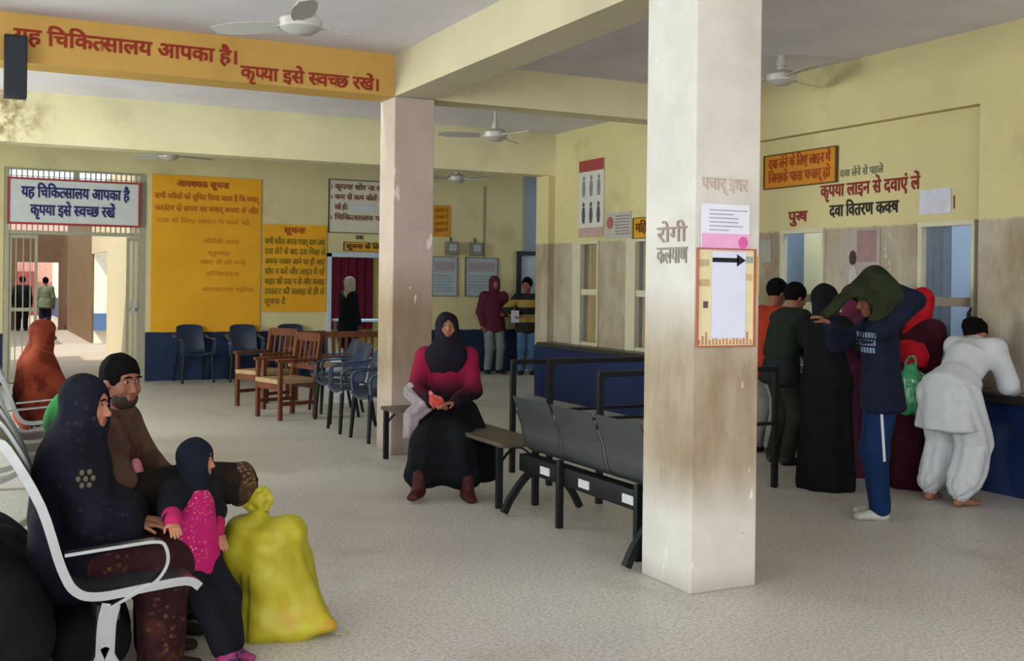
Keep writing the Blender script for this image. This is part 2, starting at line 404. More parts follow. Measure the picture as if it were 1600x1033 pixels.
# rear doors of the passage
d3 = struct('door_3', MB().box(8.62, 8.68, 17.02, 17.2, 0, 2.03).box(9.12, 9.17, 17.02, 17.2, 0, 2.03).box(9.66, 9.72, 17.02, 17.2, 0, 2.03).box(8.62, 9.72, 17.02, 17.2, 2.03, 2.10), M('1b2129', .5, 0, .1), 'white double door in a dark frame at the right of the back wall', 'door')
MB().box(8.68, 9.12, 17.08, 17.13, 0.02, 2.03).build('door_leaf', M('9fabb8', .5, 0, .06), d3, False)
MB().box(9.17, 9.66, 17.08, 17.13, 0.02, 2.03).build('door_leaf', M('b9c0c6', .5, 0, .06), d3, False)
MB().tube([(9.06, 17.07, 1.0), (9.06, 17.05, 1.03), (9.06, 17.05, 1.13), (9.06, 17.07, 1.16)], .008).build('door_handle', STEEL, d3)
struct('trim_5', MB().box(8.76, 10.0, 17.06, 17.1, 2.10, H_C), M('7c8794', .7, 0, .08, 2), 'wall strip coloured blue grey for daylight above the white double door', 'trim')  # cool daylight on the wall is put into this colour
struct('trim_6', MB().box(7.975, 8.0, 17.085, 17.1, 1.96, 3.2), M('7d765a', .7), 'thin pipe run down the back wall above the right poster', 'trim')
# doorway to the ward in the back wall
dfr = struct('door_2', MB().box(5.19, 5.245, 17.0, 17.3, 0, 1.99).box(6.40, 6.46, 17.0, 17.3, 0, 1.99).box(5.19, 6.46, 17.0, 17.3, 1.93, 2.0), M('a3aebb', .5, 0, .06), 'pale blue door frame of the ward doorway', 'door')
struct('wall_ward', MB().box(4.5, 10, 23.9, 24.1, 0, H_C).box(4.3, 4.5, 17.3, 24.1, 0, H_C).box(9.9, 10.1, 17.3, 24.1, 0, H_C), M('b9a95c', .75, 0, .08, 2), 'yellow walls of the ward behind the doorway', 'wall')
struct('floor_ward', MB().box(4.3, 10.1, 17.3, 24.1, -.2, 0.0), M('a9bccb', .3, 0, .06, 2), 'pale shiny floor of the ward', 'floor')
struct('ceiling_ward', MB().box(4.3, 10.1, 17.4, 24.1, H_C, H_C + .2), CEIL, 'ceiling of the ward', 'ceiling')
MAROON = fabric('5a1526', None, .25, 6)
tag(MB().sheet(lambda u, v: (6.9 + 1.35 * u, 23.6 + .05 * math.sin(u * 14 * PI), .45 + 1.75 * v), 90, 4, .006).build('curtain', MAROON), 'maroon pleated curtain on the far side of the ward', 'curtain')
wb = empty('bed_screen', (8.65, 22.6, 0), 0, 'dark green bedside screen at the right of the ward doorway', 'screen')
MB().box(-.05, .9, -.01, .01, .3, 1.45).build('screen_cloth', fabric('33493f', '5a6a5a', .2, 9), wb)
MB().tube([(-.05, 0, 0), (-.05, 0, 1.47), (.9, 0, 1.47), (.9, 0, 0)], .015).build('screen_frame', STEEL, wb)
tb = empty('ward_table', (7.6, 21.3, 0), 0, 'pale blue topped table inside the ward', 'table')
MB().box(-.9, 1.1, -.35, .35, .72, .76, .006).build('table_top', M('a9c0d4', .35), tb)
for sx in (-.85, 1.05):
    for sy in (-.3, .3): MB().box(sx - .02, sx + .02, sy - .02, sy + .02, 0, .72).build('leg', STEEL, tb)

# ---- courtyard walkway beyond the gate
struct('floor_courtyard', MB().box(-4, 4.3, 17.3, 60, -.2, 0.0), M('b3a797', .8, 0, .1, 2), 'sandy paved walkway beyond the gate', 'floor')
struct('trim_7', MB().box(-4, 4.3, 17.3, 20.0, 3.62, 3.8), CEIL, 'porch slab over the walkway behind the gate', 'trim')
def twotone(name, up, lo, zd):
    t = NT(name); return t.out(t.mix(t.ramp(t.z(), zd - .01, zd + .01), lo, up), .8)
struct('wall_walkway', MB().box(2.62, 2.85, 17.3, 24.2, 0, 3.62).box(2.62, 2.67, 24.2, 27.4, 2.1, 3.62), M('cfc39f', .8, 0, .06), 'cream side wall of the walkway beyond the gate', 'wall')
struct('wall_walkway_far', MB().box(2.62, 2.67, 27.4, 34.4, 0, 3.4), M('7d6448', .8, 0, .15, 3), 'brownish side wall further along the walkway', 'wall')
struct('trim_8', MB().box(2.68, 3.4, 27.25, 27.4, 0.30, .70), M('5d78a6', .8), 'light blue low wall glimpsed at the side opening', 'trim')
struct('wall_outer', MB().box(2.68, 4.2, 27.4, 27.6, 0, 3.4), M('f4efe0', .8), 'white sunlit outer wall glimpsed at the side opening', 'wall')
struct('wall_veranda', wall_holes(MB(), 'y', 34.6, 34.9, -4, 4.3, 0, 2.85, [(1.30, 2.42, 0, 1.97)]), M('6d5340', .8, 0, .15, 3), 'brown veranda front at the far end of the walkway', 'wall')
struct('wall_far_block', MB().box(-4, 4.3, 48, 48.3, 0, 4), M('d8a79a', .8), 'pinkish far wall in the sun beyond the veranda', 'wall')
struct('wall_far_side', MB().box(3.1, 3.4, 36, 48, 0, 2.3), twotone('far_side_paint', 'f2e8d2', '4a5672', .75), 'cream side wall with a blue base beyond the veranda', 'wall')
sg = empty('shutter_gate', (1.6, 47.5, 0), 0, 'far red barred shutter gate beyond the veranda', 'gate')
MB().box(-.9, .9, -.05, .05, 0, 1.75).build('shutter_panel', M('8f4644', .7, 0, .1), sg, False)
g_ = MB()
for k in range(13): g_.box(-.88 + k * .145, -.86 + k * .145, -.03, .03, 1.75, 2.3)
g_.box(-.9, .9, -.03, .03, 2.28, 2.34).build('grille', M('b0605a', .7), sg, False)
struct('wall_sun_block', MB().box(-2.2, -2.0, 17.3, 20.2, 0, 6).box(-2.2, -2.0, 24.3, 34.6, 0, 6), M('b5a78c', .8, 0, .08), 'unseen tall wall added to block the sun left of the walkway', 'wall')  # out of view, added with a gap so the sun lights only a patch

# ================================================================== GATE
gt = empty('metal_gate', (1.43, 17.16, 0), 0, 'folded back steel grille gate with a barred transom in the back wall opening', 'gate')
GM = M('8e8b78', .5, .3, .1)
MB().box(-.97, -.90, -.05, .05, 0, 3.085).box(.90, .97, -.05, .05, 0, 3.085).box(-.97, .97, -.055, .055, 3.085, 3.11).box(-.90, .90, -.04, .04, 2.16, 2.215).box(-.05, .03, -.045, .045, 2.215, 3.085).build('gate_frame', GM, gt, False)
tr = MB()
for k in range(26):
    x = -.88 + k * .071
    if abs(x) > .05: tr.box(x - .009, x + .009, -.012, .012, 2.215, 3.085)
tr.box(-.92, .92, -.015, .015, 2.99, 3.0).build('transom_grille', GM, gt, False)
for sgn, x0, x1 in ((-1, -.90, -.52), (1, .70, .90)):
    lf = MB().box(x0, x0 + .04, -.03, .03, .04, 2.15).box(x1 - .04, x1, -.03, .03, .04, 2.15)
    for zz in (.04, 1.05, 2.10): lf.box(x0 + .04, x1 - .04, -.025, .025, zz, zz + .05)
    leaf = lf.build('gate_leaf', GM, gt, False)
    b_ = MB(); n = max(2, int((x1 - x0) / .09))
    for k in range(1, n): xx = x0 + (x1 - x0) * k / n; b_.box(xx - .008, xx + .008, -.01, .01, .09, 2.13)
    b_.build('bars', GM, leaf, False)
MB().box(.76, .82, -.07, -.03, 1.0, 1.22).build('bolt', STEEL, gt, False)

def board(name, loc, rz, w, h, label, cat, panel, frame=None, fw=.02, th=.02, group=None):
    """flat board: origin at its lower left corner; local x right, z up, facing -y"""
    loc = (loc[0] - .003, loc[1], loc[2]) if rz else (loc[0], loc[1] - .003, loc[2])
    r = empty(name, loc, rz, label, cat, group)
    MB().box(0, w, -th, 0, 0, h, .002).build('panel', panel, r, False)
    if frame:
        MB().box(-fw, 0, -th - .012, 0, -fw, h + fw).box(w, w + fw, -th - .012, 0, -fw, h + fw).box(0, w, -th - .012, 0, -fw, 0).box(0, w, -th - .012, 0, h, h + fw).build('frame', frame, r, False)
    return r
gs = board('gate_sign', (.53, 17.06, 2.325), 0, 1.74, .61, 'white sign in a red frame with two blue lines over the gate', 'sign', M('b3b6b6', .6, 0, .07), M('8c3030', .6), .03, .03)
MB().box(.1, .13, -.0, .05, .3, .34).box(1.6, 1.63, -.0, .05, .3, .34).build('bracket', STEEL, gs, False)
lettering('यह िचिक{त}सालय आपका है', .15, .365, 1.46, .14, BLUEL, gs, -.036, .035)
lettering('कृपया इसे {स}व{च}छ रखें', .27, .11, 1.14, .14, BLUEL, gs, -.036, .035)
YEL = wallmat('notice_yellow', 'c78f1c', stain='a8771a', stain_amt=.4)
b1 = board('notice_board', (2.47, 17.1, .735), 0, 1.645, 2.38, 'tall mustard notice board, biggest on the back wall, next to the gate', 'notice board', YEL, None)
RED2 = M('a5521c', .8, 0, .1); FADE = M('b4741a', .8, 0, .05); GRN = M('6c6018', .8, 0, .1)
lettering('आव{श}यक सूचना', .36, 2.21, .78, .085, M('8e3a17', .8), b1, -.024, .03)
for zz, tx in ((2.02, 'सभी मरीजों को सूिचत िकया जाता है िक पचार्'), (1.84, 'काउंटर से समय पर पचार् बनवा लें और')): lettering(tx, .04, zz, 1.56, .075, RED2, b1, -.024, .02)
for zz, x0, wd, tx in ((1.66, .06, 1.4, 'दवा के िलए लाइन में खडे रहें'), (1.36, .75, .55, 'ओपीडी समय'), (1.18, .82, .35, 'सुबह'), (1.04, .7, .7, 'आठ से दो बजे'), (.86, .8, .5, 'रिववार'), (.62, .74, .8, 'अवकाश रहेगा')): lettering(tx, x0, zz, wd, .06, FADE, b1, -.024, .015)
b2 = board('notice_board', (4.15, 17.1, 1.04), 0, 1.03, 1.385, 'smaller mustard notice board with dark green lines beside the ward doorway', 'notice board', YEL, None)
lettering('सूचना', .33, 1.25, .34, .085, M('8e3a17', .8), b2, -.024, .03)
for k, tx in enumerate(('सभी मरीज अपना पचार् साथ लाएं', 'दवा लेने के बाद दवा िमला लें', 'अपना नमबर आने पर ही आएं', 'शोर न करें और लाइन में रहें', 'बाहर की दवा न लें और सलाह', 'डाकटर की सलाह से ही लें', 'सूचना दें')):
    lettering(tx, .03, 1.07 - k * .158, .97 if k < 6 else .33, .085, GRN, b2, -.024, .02)
b3 = board('notice_board', (5.215, 17.1, 2.33), 0, 1.30, .845, 'off white board with red rules, half hidden behind the rear column', 'notice board', M('b7b2a0', .7, 0, .06), BLACKM, .01)
for k, tx in enumerate(('कृपया शोर ना करें बाहर', 'कम से कम बोलें और शांत', 'रखे हो।', 'िचिक{त}सालय परिसर में')):
    lettering(tx, .09, .70 - k * .165, 1.15 if k != 2 else .22, .075, M('6e3a34', .8), b3, -.024, .03)
bp = [MB().box(.03, .045, -.024, -.02, .70 - k * .165, .76 - k * .165) for k in (0, 1, 3)]
for q in bp: q.build('bullet', M('6e3a34', .8), b3, False)
MB().box(.32, .78, -.024, -.02, .35, .47).build('pasted_sheet', M('aab0b5', .8), b3, False)
b4 = board('door_sign', (5.47, 17.1, 2.035), 0, .72, .135, 'little mustard name plate over the ward doorway', 'sign', YEL, BLACKM, .006)
lettering('सूचना के िलए', .04, .035, .64, .07, BLACKL, b4, -.024, .03)
lettering('दवा', .20, .19, .13, .06, BLACKL, b4, -.004, .03)
b5 = board('wall_sign', (7.0, 17.1, 2.31), 0, .335, .53, 'orange sign on the back wall just right of the rear column', 'sign', M('b57a17', .7, 0, .08), None)
for k in range(4): lettering('सूचना दें', .05, .42 - k * .11, .24, .05, M('93581a', .8), b5, -.024, .02)
for x, lb in ((7.25, 'left one of two small grey meter boxes on the back wall'), (7.70, 'right one of two small grey meter boxes on the back wall')):
    mb_ = empty('meter_box', (x, 17.1, 2.0), 0, lb, 'meter box', 'meter boxes above the posters')
    MB().box(0, .21, -.12, 0, 0, .225, .006).build('case', M('6b6a5f', .5, 0, .1), mb_)
    MB().box(.04, .17, -.126, -.12, .07, .19).build('window', M('8f9694', .3), mb_, False)
    MB().tube([(.1, -.03, .225), (.1, -.02, .30)], .012).build('conduit', BLACKM, mb_)
for x, w_, lb in ((7.02, .46, 'white chart on the back wall below the left meter box'), (7.64, .60, 'white chart on the back wall behind the maroon hooded person')):
    pb = board('wall_poster', (x, 17.1, 1.31), 0, w_, .655, lb, 'poster', M('8f9a9e', .7, 0, .06), M('3d4046', .6), .008, .015, 'white charts on the back wall')
    MB().box(.05, w_ - .05, -.018, -.014, .42, .58).build('picture', M('8f7f86', .8), pb, False)
    ln = MB()
    for k in range(6): ln.box(.05, w_ - .06 - .03 * (k % 3), -.018, -.014, .08 + k * .05, .095 + k * .05)
    ln.build('text_lines', M('6f7c86', .8), pb, False)

# ---- window wall signs (local x = towards the entrance, facing the hall)
RW = -PI / 2
os_ = board('wall_sign', (7.1, 8.585, 2.51), RW, .99, .315, 'orange sign with red lines on the yellow wall over the men window', 'sign', M('b9781d', .7, 0, .08), M('57411c', .6), .01)
lettering('दवा लेने के िलए लाइन में', .06, .19, .86, .085, M('9a3f1a', .8), os_, -.024, .02)
lettering('िजसके पास पचार् हो', .06, .05, .86, .085, M('9a3f1a', .8), os_, -.024, .02)
def wall_text(s, y, z, w, h, mat, label, bold=.03):
    r = empty('painted_lettering', (7.1, y, z), RW, label, 'lettering'); lettering(s, 0, 0, w, h, mat, r, -.002, bold); return r
wall_text('कृपया लाइन से दवाएं लें', 7.81, 2.375, 1.18, .105, M('7d2a22', .8), 'red line of wall lettering, the largest over the dispensing windows')
wall_text('।', 6.29, 2.19, .03, .10, M('7d2a22', .8), 'single red upright stroke beside the blank sheet over the windows')
wall_text('दवा िवतरण क{क}ष', 7.69, 2.19, .83, .10, M('2b261f', .8), 'black line of wall lettering under the red line')
wall_text('पु{र}ष', 8.25, 2.165, .26, .095, M('7d2a22', .8), 'short red word painted above the men window')
wall_text('दवा लेने से पहले', 7.56, 2.545, .52, .06, M('6f6a58', .8), 'small grey line of lettering right of the orange sign', .02)
tag(MB().box(7.09, 7.098, 6.30, 6.625, 2.155, 2.36).build('paper_sheet', M('bdbcc8', .8), None, False), 'blank pale sheet pasted at the end of the red wall lettering', 'paper')
# posters by the windows
pt = board('health_poster', (7.1, 12.28, 2.14), RW, .61, .985, 'tall white poster of standing figures with a red heading near the wall corner', 'poster', M('b9b8b2', .7, 0, .05), None, th=.01)
MB().box(.0, .61, -.014, -.01, .84, .985).build('heading_band', M('8c3a3a', .7), pt, False)
MB().box(.0, .61, -.014, -.01, .0, .12).build('footer_band', M('a98a86', .7), pt, False)
for r_, z0 in ((0, .52), (1, .18)):
    for k in range(3):
        cx = .12 + k * .185
        MB().tube([(cx, -.013, z0), (cx, -.013, z0 + .1), (cx, -.013, z0 + .2)], [.028, .045, .03], 10).lathe([(.0, z0 + .20), (.028, z0 + .22), (.03, z0 + .245), (.0, z0 + .275)], (cx, -.013, 0), 12).build('figure', M('4a4a52' if r_ else '77777c', .8), pt).data.transform(Matrix.Translation((0, -.0125, 0)) @ Matrix.Diagonal((1, .04, 1, 1)) @ Matrix.Translation((0, .013, 0)))
nt = board('notice_sheet', (7.1, 11.635, 2.10), RW, .60, .325, 'pale printed sheet with a red badge right of the tall figure poster', 'notice', M('a39d95', .8, 0, .05), None, th=.006)
MB().lathe([(0, 0), (.075, 0), (.075, .004), (0, .004)], (0, 0, 0), 20).build('badge', M('95564f', .8), nt).matrix_local = Matrix.Translation((.12, -.006, .2)) @ Matrix.Rotation(PI/2, 4, 'X')
ln = MB()
for k in range(7): ln.box(.24, .56, -.009, -.006, .05 + k * .036, .064 + k * .036)
ln.build('text_lines', M('756f6c', .8), nt, False)
ys = board('wall_sign', (7.1, 10.96, 2.09), RW, .5, .235, 'yellow sign cut off by the front column above the second window', 'sign', M('b8881d', .7, 0, .06), M('4d3b12', .6), .008)
lettering('मिहला', .05, .07, .38, .10, M('5f3512', .8), ys, -.024, .03)
po = board('health_poster', (7.1, 7.50, 1.55), RW, .44, .52, 'torn whitish poster of a woman between the two right hand windows', 'poster', M('9c9189', .8, 0, .1), None, th=.006)
MB().box(.17, .40, -.009, -.006, .22, .5).build('pink_text_block', M('8d6f6f', .8), po, False)
MB().tube([(.12, -.008, .02), (.12, -.008, .12), (.12, -.008, .2)], [.06, .055, .02], 12).build('figure', M('a8a29c', .8), po).data.transform(Matrix.Translation((0, -.009, 0)) @ Matrix.Diagonal((1, .04, 1, 1)))
MB().lathe([(0, .19), (.035, .21), (.045, .26), (.03, .31), (0, .325)], (.12, -.006, 0), 14).build('figure_head', M('3a2a26', .8), po).data.transform(Matrix.Translation((0, -.010, 0)) @ Matrix.Diagonal((1, .04, 1, 1)))
rg = MB()
for k in range(7):
    y0, z0, s_ = 7.02 - random.random() * .1, 1.62 + k * .06, .02 + random.random() * .04
    rg.box(7.094, 7.099, y0 - s_, y0, z0, z0 + .04)
tag(rg.build('paper_scraps', M('aaa094', .8), None, False), 'torn paper scraps left on the wall right of the woman poster', 'paper', None, 'stuff')
sc = board('notice_sheet', (7.1, 8.66, 1.78), RW, .16, .22, 'small torn sheet on the grey wash left of the men window', 'notice', M('9d9a8f', .8), None, th=.005)
tp = MB()
for k in range(4): tp.box(7.0 - .004, 7.0, 5.45 + k * .08 - .3, 5.52 + k * .08 - .3, 1.50 - (k % 2) * .1, 1.55)
tag(tp.build('paint_smear', M('5a7f7c', .8), None, False), 'faded teal smear on the right pilaster', 'paint mark', None, 'stuff')

# ---- papers on the front column
cf = 4.475
p1 = board('paper_notice', (3.285, cf, 1.725), 0, .305, .235, 'white sheet with a pink band taped at the top of the front column', 'notice', PAPER, None, th=.004)
MB().box(.004, .301, -.0055, -.004, .0, .085).build('pink_band', M('d99fc4', .8, 0, .06), p1, False)
MB().lathe([(0, 0), (.03, 0), (.03, .0015), (0, .0015)], (0, 0, 0), 20).build('pink_dot', M('c95d9b', .8), p1).matrix_local = Matrix.Translation((.262, -.0055, .042)) @ Matrix.Rotation(PI/2, 4, 'X')
ln = MB()
for k in range(6): ln.box(.05, .17 + .06 * (k % 2) + .03 * ((k * 7) % 3), -.0055, -.004, .10 + k * .02, .106 + k * .02)
ln.build('text_lines', M('9a9bb0', .8), p1, False)
p2 = board('info_poster', (3.268, cf, 1.243), 0, .352, .487, 'cream poster with a red edge on the front column, half covered by a plain sheet', 'poster', M('d3c9a0', .7, 0, .06), M('a65a40', .7), .006, .004)
for zz, x0, x1, cl in ((.40, .01, .07, 'b0a787'), (.30, .01, .075, 'b3a07a'), (.19, .035, .065, '5a5048'), (.42, .30, .345, '8f9c90'), (.33, .30, .34, 'c0a97c')):
    MB().box(x0, x1, -.0055, -.004, zz, zz + .035).build('print', M(cl, .8), p2, False)
ln = MB()
for k in range(16): ln.box(.006 + k * .0215, .018 + k * .0215, -.0055, -.004, .005, .03 + .02 * (k % 3))
ln.build('footer_print', M('b0806a', .8), p2, False)
p3 = board('paper_notice', (3.352, cf - .006, 1.28), 0, .213, .44, 'plain white sheet with a black arrow pointing to the counters', 'notice', M('ccd0e2', .8, 0, .03), None, th=.002)
MB().box(.002, .165, -.0035, -.002, .385, .408).poly([(.155, -.0035, .365), (.211, -.0035, .3965), (.155, -.0035, .428)], (0, 1, 0), .0015).build('arrow', M('10161c', .7), p3, False)
sy = board('notice_sheet', (3.635, cf, 1.50), 0, .02, .2, 'narrow yellowed strip stuck at the right edge of the front column', 'notice', M('b9a973', .8), None, th=.004)
# rubbed-off wall writing on the column's left face and above the sheets
rw = empty('painted_lettering', (3.25, 4.80, 1.70), RW, 'rubbed off red and black scrawl on the left face of the front column', 'lettering')
lettering('रोगी', .0, .07, .26, .075, M('97837a', .9), rw, -.002, .01); lettering('कलयाण', .0, -.04, .27, .08, M('8f887c', .9), rw, -.002, .01)
rw2 = empty('painted_lettering', (3.29, cf, 2.03), 0, 'faint reddish writing on the front column above the white sheet', 'lettering')
lettering('पचार् इधर', .0, .0, .29, .06, M('b8a698', .9), rw2, -.002, .01)

# ================================================================== FANS, SPEAKER
def spline(pts, n=6):
    P = [Vector(p) for p in pts]; out = []
    for i in range(len(P) - 1):
        p0, p1, p2, p3 = P[max(i-1, 0)], P[i], P[i+1], P[min(i+2, len(P)-1)]
        for k in range(n):
            t = k / n; out.append(.5 * ((2*p1) + (p2-p0)*t + (2*p0-5*p1+4*p2-p3)*t*t + (3*p1-p0-3*p2+p3)*t*t*t))
    return out + [P[-1]]
FANM = M('b4b1ac', .45, .1, .05)
def fan(loc, rz, label, drop):
    r = empty('ceiling_fan', loc, rz, label, 'fan', 'ceiling fans')
    z = loc[2]
    MB().tube([(0, 0, .09), (0, 0, drop)], .012).lathe([(.0, drop - .1), (.05, drop - .09), (.03, drop), (0, drop)]).lathe([(0, .07), (.045, .07), (.02, .16), (0, .16)]).build('down_rod', FANM, r)
    MB().lathe([(0, -.06), (.07, -.055), (.125, -.02), (.13, .03), (.09, .065), (.03, .075), (0, .075)], seg=28).build('motor', FANM, r)
    for k in range(3):
        a = k * 2 * PI / 3; b = MB()
        def fn(u, v, a=a):
            rr = .16 + u * .44; wd = (.055 + .02 * math.sin(u * PI)) * (1 if u < .9 else .8); s = (v - .5) * 2 * wd
            return (rr * math.cos(a) - s * math.sin(a), rr * math.sin(a) + s * math.cos(a), .0 + s * .25)
        b.sheet(fn, 10, 3, .004); b.strip([(.1 * math.cos(a), .1 * math.sin(a), .0), (.22 * math.cos(a), .22 * math.sin(a), .004)], .03, .006, (-math.sin(a), math.cos(a), 0))
        b.build('blade', FANM, r)
fan((1.80, 6.52, 3.10), .3, 'nearest ceiling fan, in front of the mustard slogan beam', H_C - 3.10)
fan((4.95, 10.35, 3.09), .75, 'ceiling fan between the cross beam and the far lintel beam', H_C - 3.09)
fan((2.32, 14.6, 3.13), .2, 'ceiling fan in the rear passage near the gate', H_C - 3.13)
fan((6.5, 14.9, 3.08), 1.1, 'ceiling fan in the rear passage above the standing men', H_C - 3.08)
fan((6.35, 7.5, 3.36), .25, 'ceiling fan close to the window wall, right of the front column', H_C - 3.36)
sp = empty('loudspeaker', (.31, 9.15, 2.895), 0, 'black column loudspeaker hung at the left end of the slogan beam', 'speaker')
MB().box(-.08, .08, -.15, -.02, 0, .47, .008).build('cabinet', M('1c2127', .5, 0, .1), sp)
MB().box(-.068, .068, -.156, -.15, .02, .45).build('grille', M('262c33', .6, .2, .2, 120), sp)
MB().box(-.03, .03, -.02, .0, .30, .40).build('bracket', STEEL, sp)
tl = empty('tube_light', (2.6, 9.53, 3.42), 0, 'fluorescent tube light fixed on the rear side of the slogan beam', 'lamp')
MB().box(-.62, .62, -.025, .02, -.02, .03).build('batten', WHITEP, tl)
tm = NT('tube_glow'); tm.b.inputs['Emission Color'].default_value = (.85, 1.0, .85, 1); tm.b.inputs['Emission Strength'].default_value = 60
MB().tube([(-.6, .045, 0), (.6, .045, 0)], .014).build('tube', tm.m, tl)

# ================================================================== GANG CHAIRS (seat row facing local +X, running along local +Y)
def perf(name, c):
    t = NT(name); v = t.n('ShaderNodeTexVoronoi'); v.inputs['Scale'].default_value = 95; v.inputs['Randomness'].default_value = 0.
    tc = t.n('ShaderNodeTexCoord'); t.l(tc.outputs['Object'], v.inputs['Vector'])
    h = t.ramp(v.outputs['Distance'], .25, .2); b = lin(c)
    col = t.mix(h, b, tuple(x * .25 for x in b[:3]) + (1,)); t.out(col, .38, .55, None, .3, .5); return t.m
PERF_D = perf('perforated_dark', '4a4f52'); PERF_G = perf('perforated_grey', '565b5e')
def gang(name, loc, rz, n, label, pitch, back_top, seatm, framem, beamm, kind, arms=True, group=None):
    r = empty(name, loc, rz, label, 'seat row', group)
    # profile in local x-z : front lip -> seat -> back
    s = back_top / .97
    prof = spline([(.60, 0, .40), (.55, 0, .428), (.40, 0, .418), (.25, 0, .405), (.17, 0, .43), (.12, 0, .52), (.05, 0, .52 + (back_top - .52) * .5), (-.06, 0, back_top - .02), (-.10, 0, back_top)], 4)
    m = len(prof) - 1
    for k in range(n):
        y0 = k * pitch + .03
        def fn(u, v):
            p = prof[min(m, int(round(u * m)))]; return (p.x, y0 + v * (pitch - .06), p.z)
        MB().sheet(fn, m, 6, .006).build('seat_shell', seatm, r)
    MB().box(.24, .32, .0, n * pitch, .31, .37).build('beam', beamm, r, False)
    for k in range(n + 1):
        y = k * pitch
        side = [p + Vector((0, y, 0)) for p in prof]
        MB().strip(side, .03, .032).build('side_frame', framem, r)
        if arms and k in (0, n):
            a = spline([(.13, y, .565), (.30, y, .578), (.44, y, .585), (.475, y, .56), (.48, y, .50), (.44, y, .44), (.36, y, .40), (.28, y, .36)], 5)
            MB().strip(a, .045, .012, (0, 1, 0)).build('armrest', framem, r)
    if kind == 'chrome':
        for y in (0.02, n * pitch - .02):
            lg = MB().strip(spline([(.29, y, .37), (.275, y, .30), (.27, y, .18)], 4), .044, .065)
            lg.strip(spline([(.27, y, .22), (.32, y, .13), (.45, y, .06), (.62, y, .025)], 5), .05, .038).strip(spline([(.27, y, .22), (.22, y, .13), (.10, y, .06), (-.08, y, .025)], 5), .05, .035)
            lg.lathe([(0, 0), (.025, 0), (.025, .03), (0, .03)], (.60, y, 0), 12).lathe([(0, 0), (.025, 0), (.025, .03), (0, .03)], (-.06, y, 0), 12)
            lg.build('leg', framem, r)
    return r
gang('gang_chair', (.19, 4.17, 0), 0, 3, 'nearest metal seat row on the left, the woman in navy shawl sits on it', .58, .97, PERF_D, CHROME, BLACKM, 'chrome', group='chrome armed seat rows along the left')
gang('gang_chair', (.15, 7.05, 0), 0, 3, 'empty metal seat row on the left behind the man in brown', .58, .99, PERF_D, CHROME, BLACKM, 'chrome', group='chrome armed seat rows along the left')
gang('gang_chair', (.22, 9.30, 0), 0, 3, 'farthest metal seat row on the left under the person in the rust scarf', .58, .90, PERF_D, CHROME, BLACKM, 'chrome', group='chrome armed seat rows along the left')
# centre three seater, seen from behind
g3 = empty('gang_chair', (3.36, 4.97, 0), 0, 'dark grey three seat metal row seen from behind between the two columns', 'seat row')
prof = spline([(.50, 0, .40), (.45, 0, .43), (.30, 0, .42), (.14, 0, .405), (.06, 0, .43), (.02, 0, .50), (.0, 0, .60), (-.05, 0, .72), (-.08, 0, .79)], 4); m_ = len(prof) - 1
for k in range(3):
    y0 = k * .53 + .02
    def fn(u, v):
        p = prof[min(m_, int(round(u * m_)))]; return (p.x - .02 * math.sin(v * PI) * max(0, u - .5), y0 + v * .485, p.z)
    sh = MB().sheet(fn, m_, 6, .007).build('seat_shell', PERF_G, g3)
for k in range(4):
    y = k * .53 - .005
    MB().strip([p + Vector((0, y, 0)) for p in prof[8:28]], .02, .012).build('side_frame', CHROME, g3)
MB().box(.02, .12, -.05, 1.66, .27, .385, .006).build('under_beam', BLACKM, g3)
for y in (.17, 1.07): MB().box(-.01, .03, y - .02, y + .02, 0, .43, .004).build('leg', BLACKM, g3)
for y in (1.52,):
    b_ = MB().strip(spline([(-.16, y, .02), (-.10, y, .13), (.03, y, .27), (.2, y, .29), (.34, y, .15), (.42, y, .02)], 6), .045, .04); b_.build('arched_leg', BLACKM, g3)
MB().strip(spline([(-.16, .02, .02), (-.10, .02, .13), (.03, .02, .27), (.2, .02, .29), (.34, .02, .15), (.42, .02, .02)], 6), .045, .04).build('arched_leg', BLACKM, g3)
for y in (.28, .78, 1.28): MB().box(.012, .02, y - .06, y + .06, .30, .35).build('sticker', WHITEP, g3, False).__setitem__('label', 'white sticker')

# long low bench the woman in crimson sits on
bn = empty('bench', (3.25, 6.63, 0), 0, 'long low dark plank bench under the woman in crimson', 'bench')
MB().box(0, .36, 0, 2.42, .425, .455, .005).build('seat', DKWOOD, bn)
for x in (.03, .31):
    for y in (.10, 2.36): MB().box(x - .02, x + .02, y - .02, y + .02, 0, .43).build('leg', BLACKM, bn, False)
for y in (.10, 2.36): MB().strip(spline([(.03, y, .30), (.10, y, .38), (.17, y, .41), (.24, y, .38), (.31, y, .30)], 4), .02, .012).build('brace', BLACKM, bn)

# queue rails
for i, (y, z, lb) in enumerate(((7.97, .88, 'farthest of three dark queue rails before the windows'), (7.34, .93, 'middle one of three dark queue rails before the windows'), (6.60, .89, 'nearest of three dark queue rails before the windows'))):
    q = empty('queue_rail', (4.0, y, 0), 0, lb, 'railing', 'queue rails')
    MB().box(-.02, .02, -.02, .02, 0, z).build('post', BLACKM, q, False); MB().box(1.55, 1.59, -.02, .02, 0, z).build('post', BLACKM, q, False)
    MB().box(-.02, 1.59, -.02, .02, z, z + .04, .004).build('top_rail', BLACKM, q, False)
    MB().box(.02, 1.55, -.012, .012, .48, .505).build('lower_rail', BLACKM, q, False)

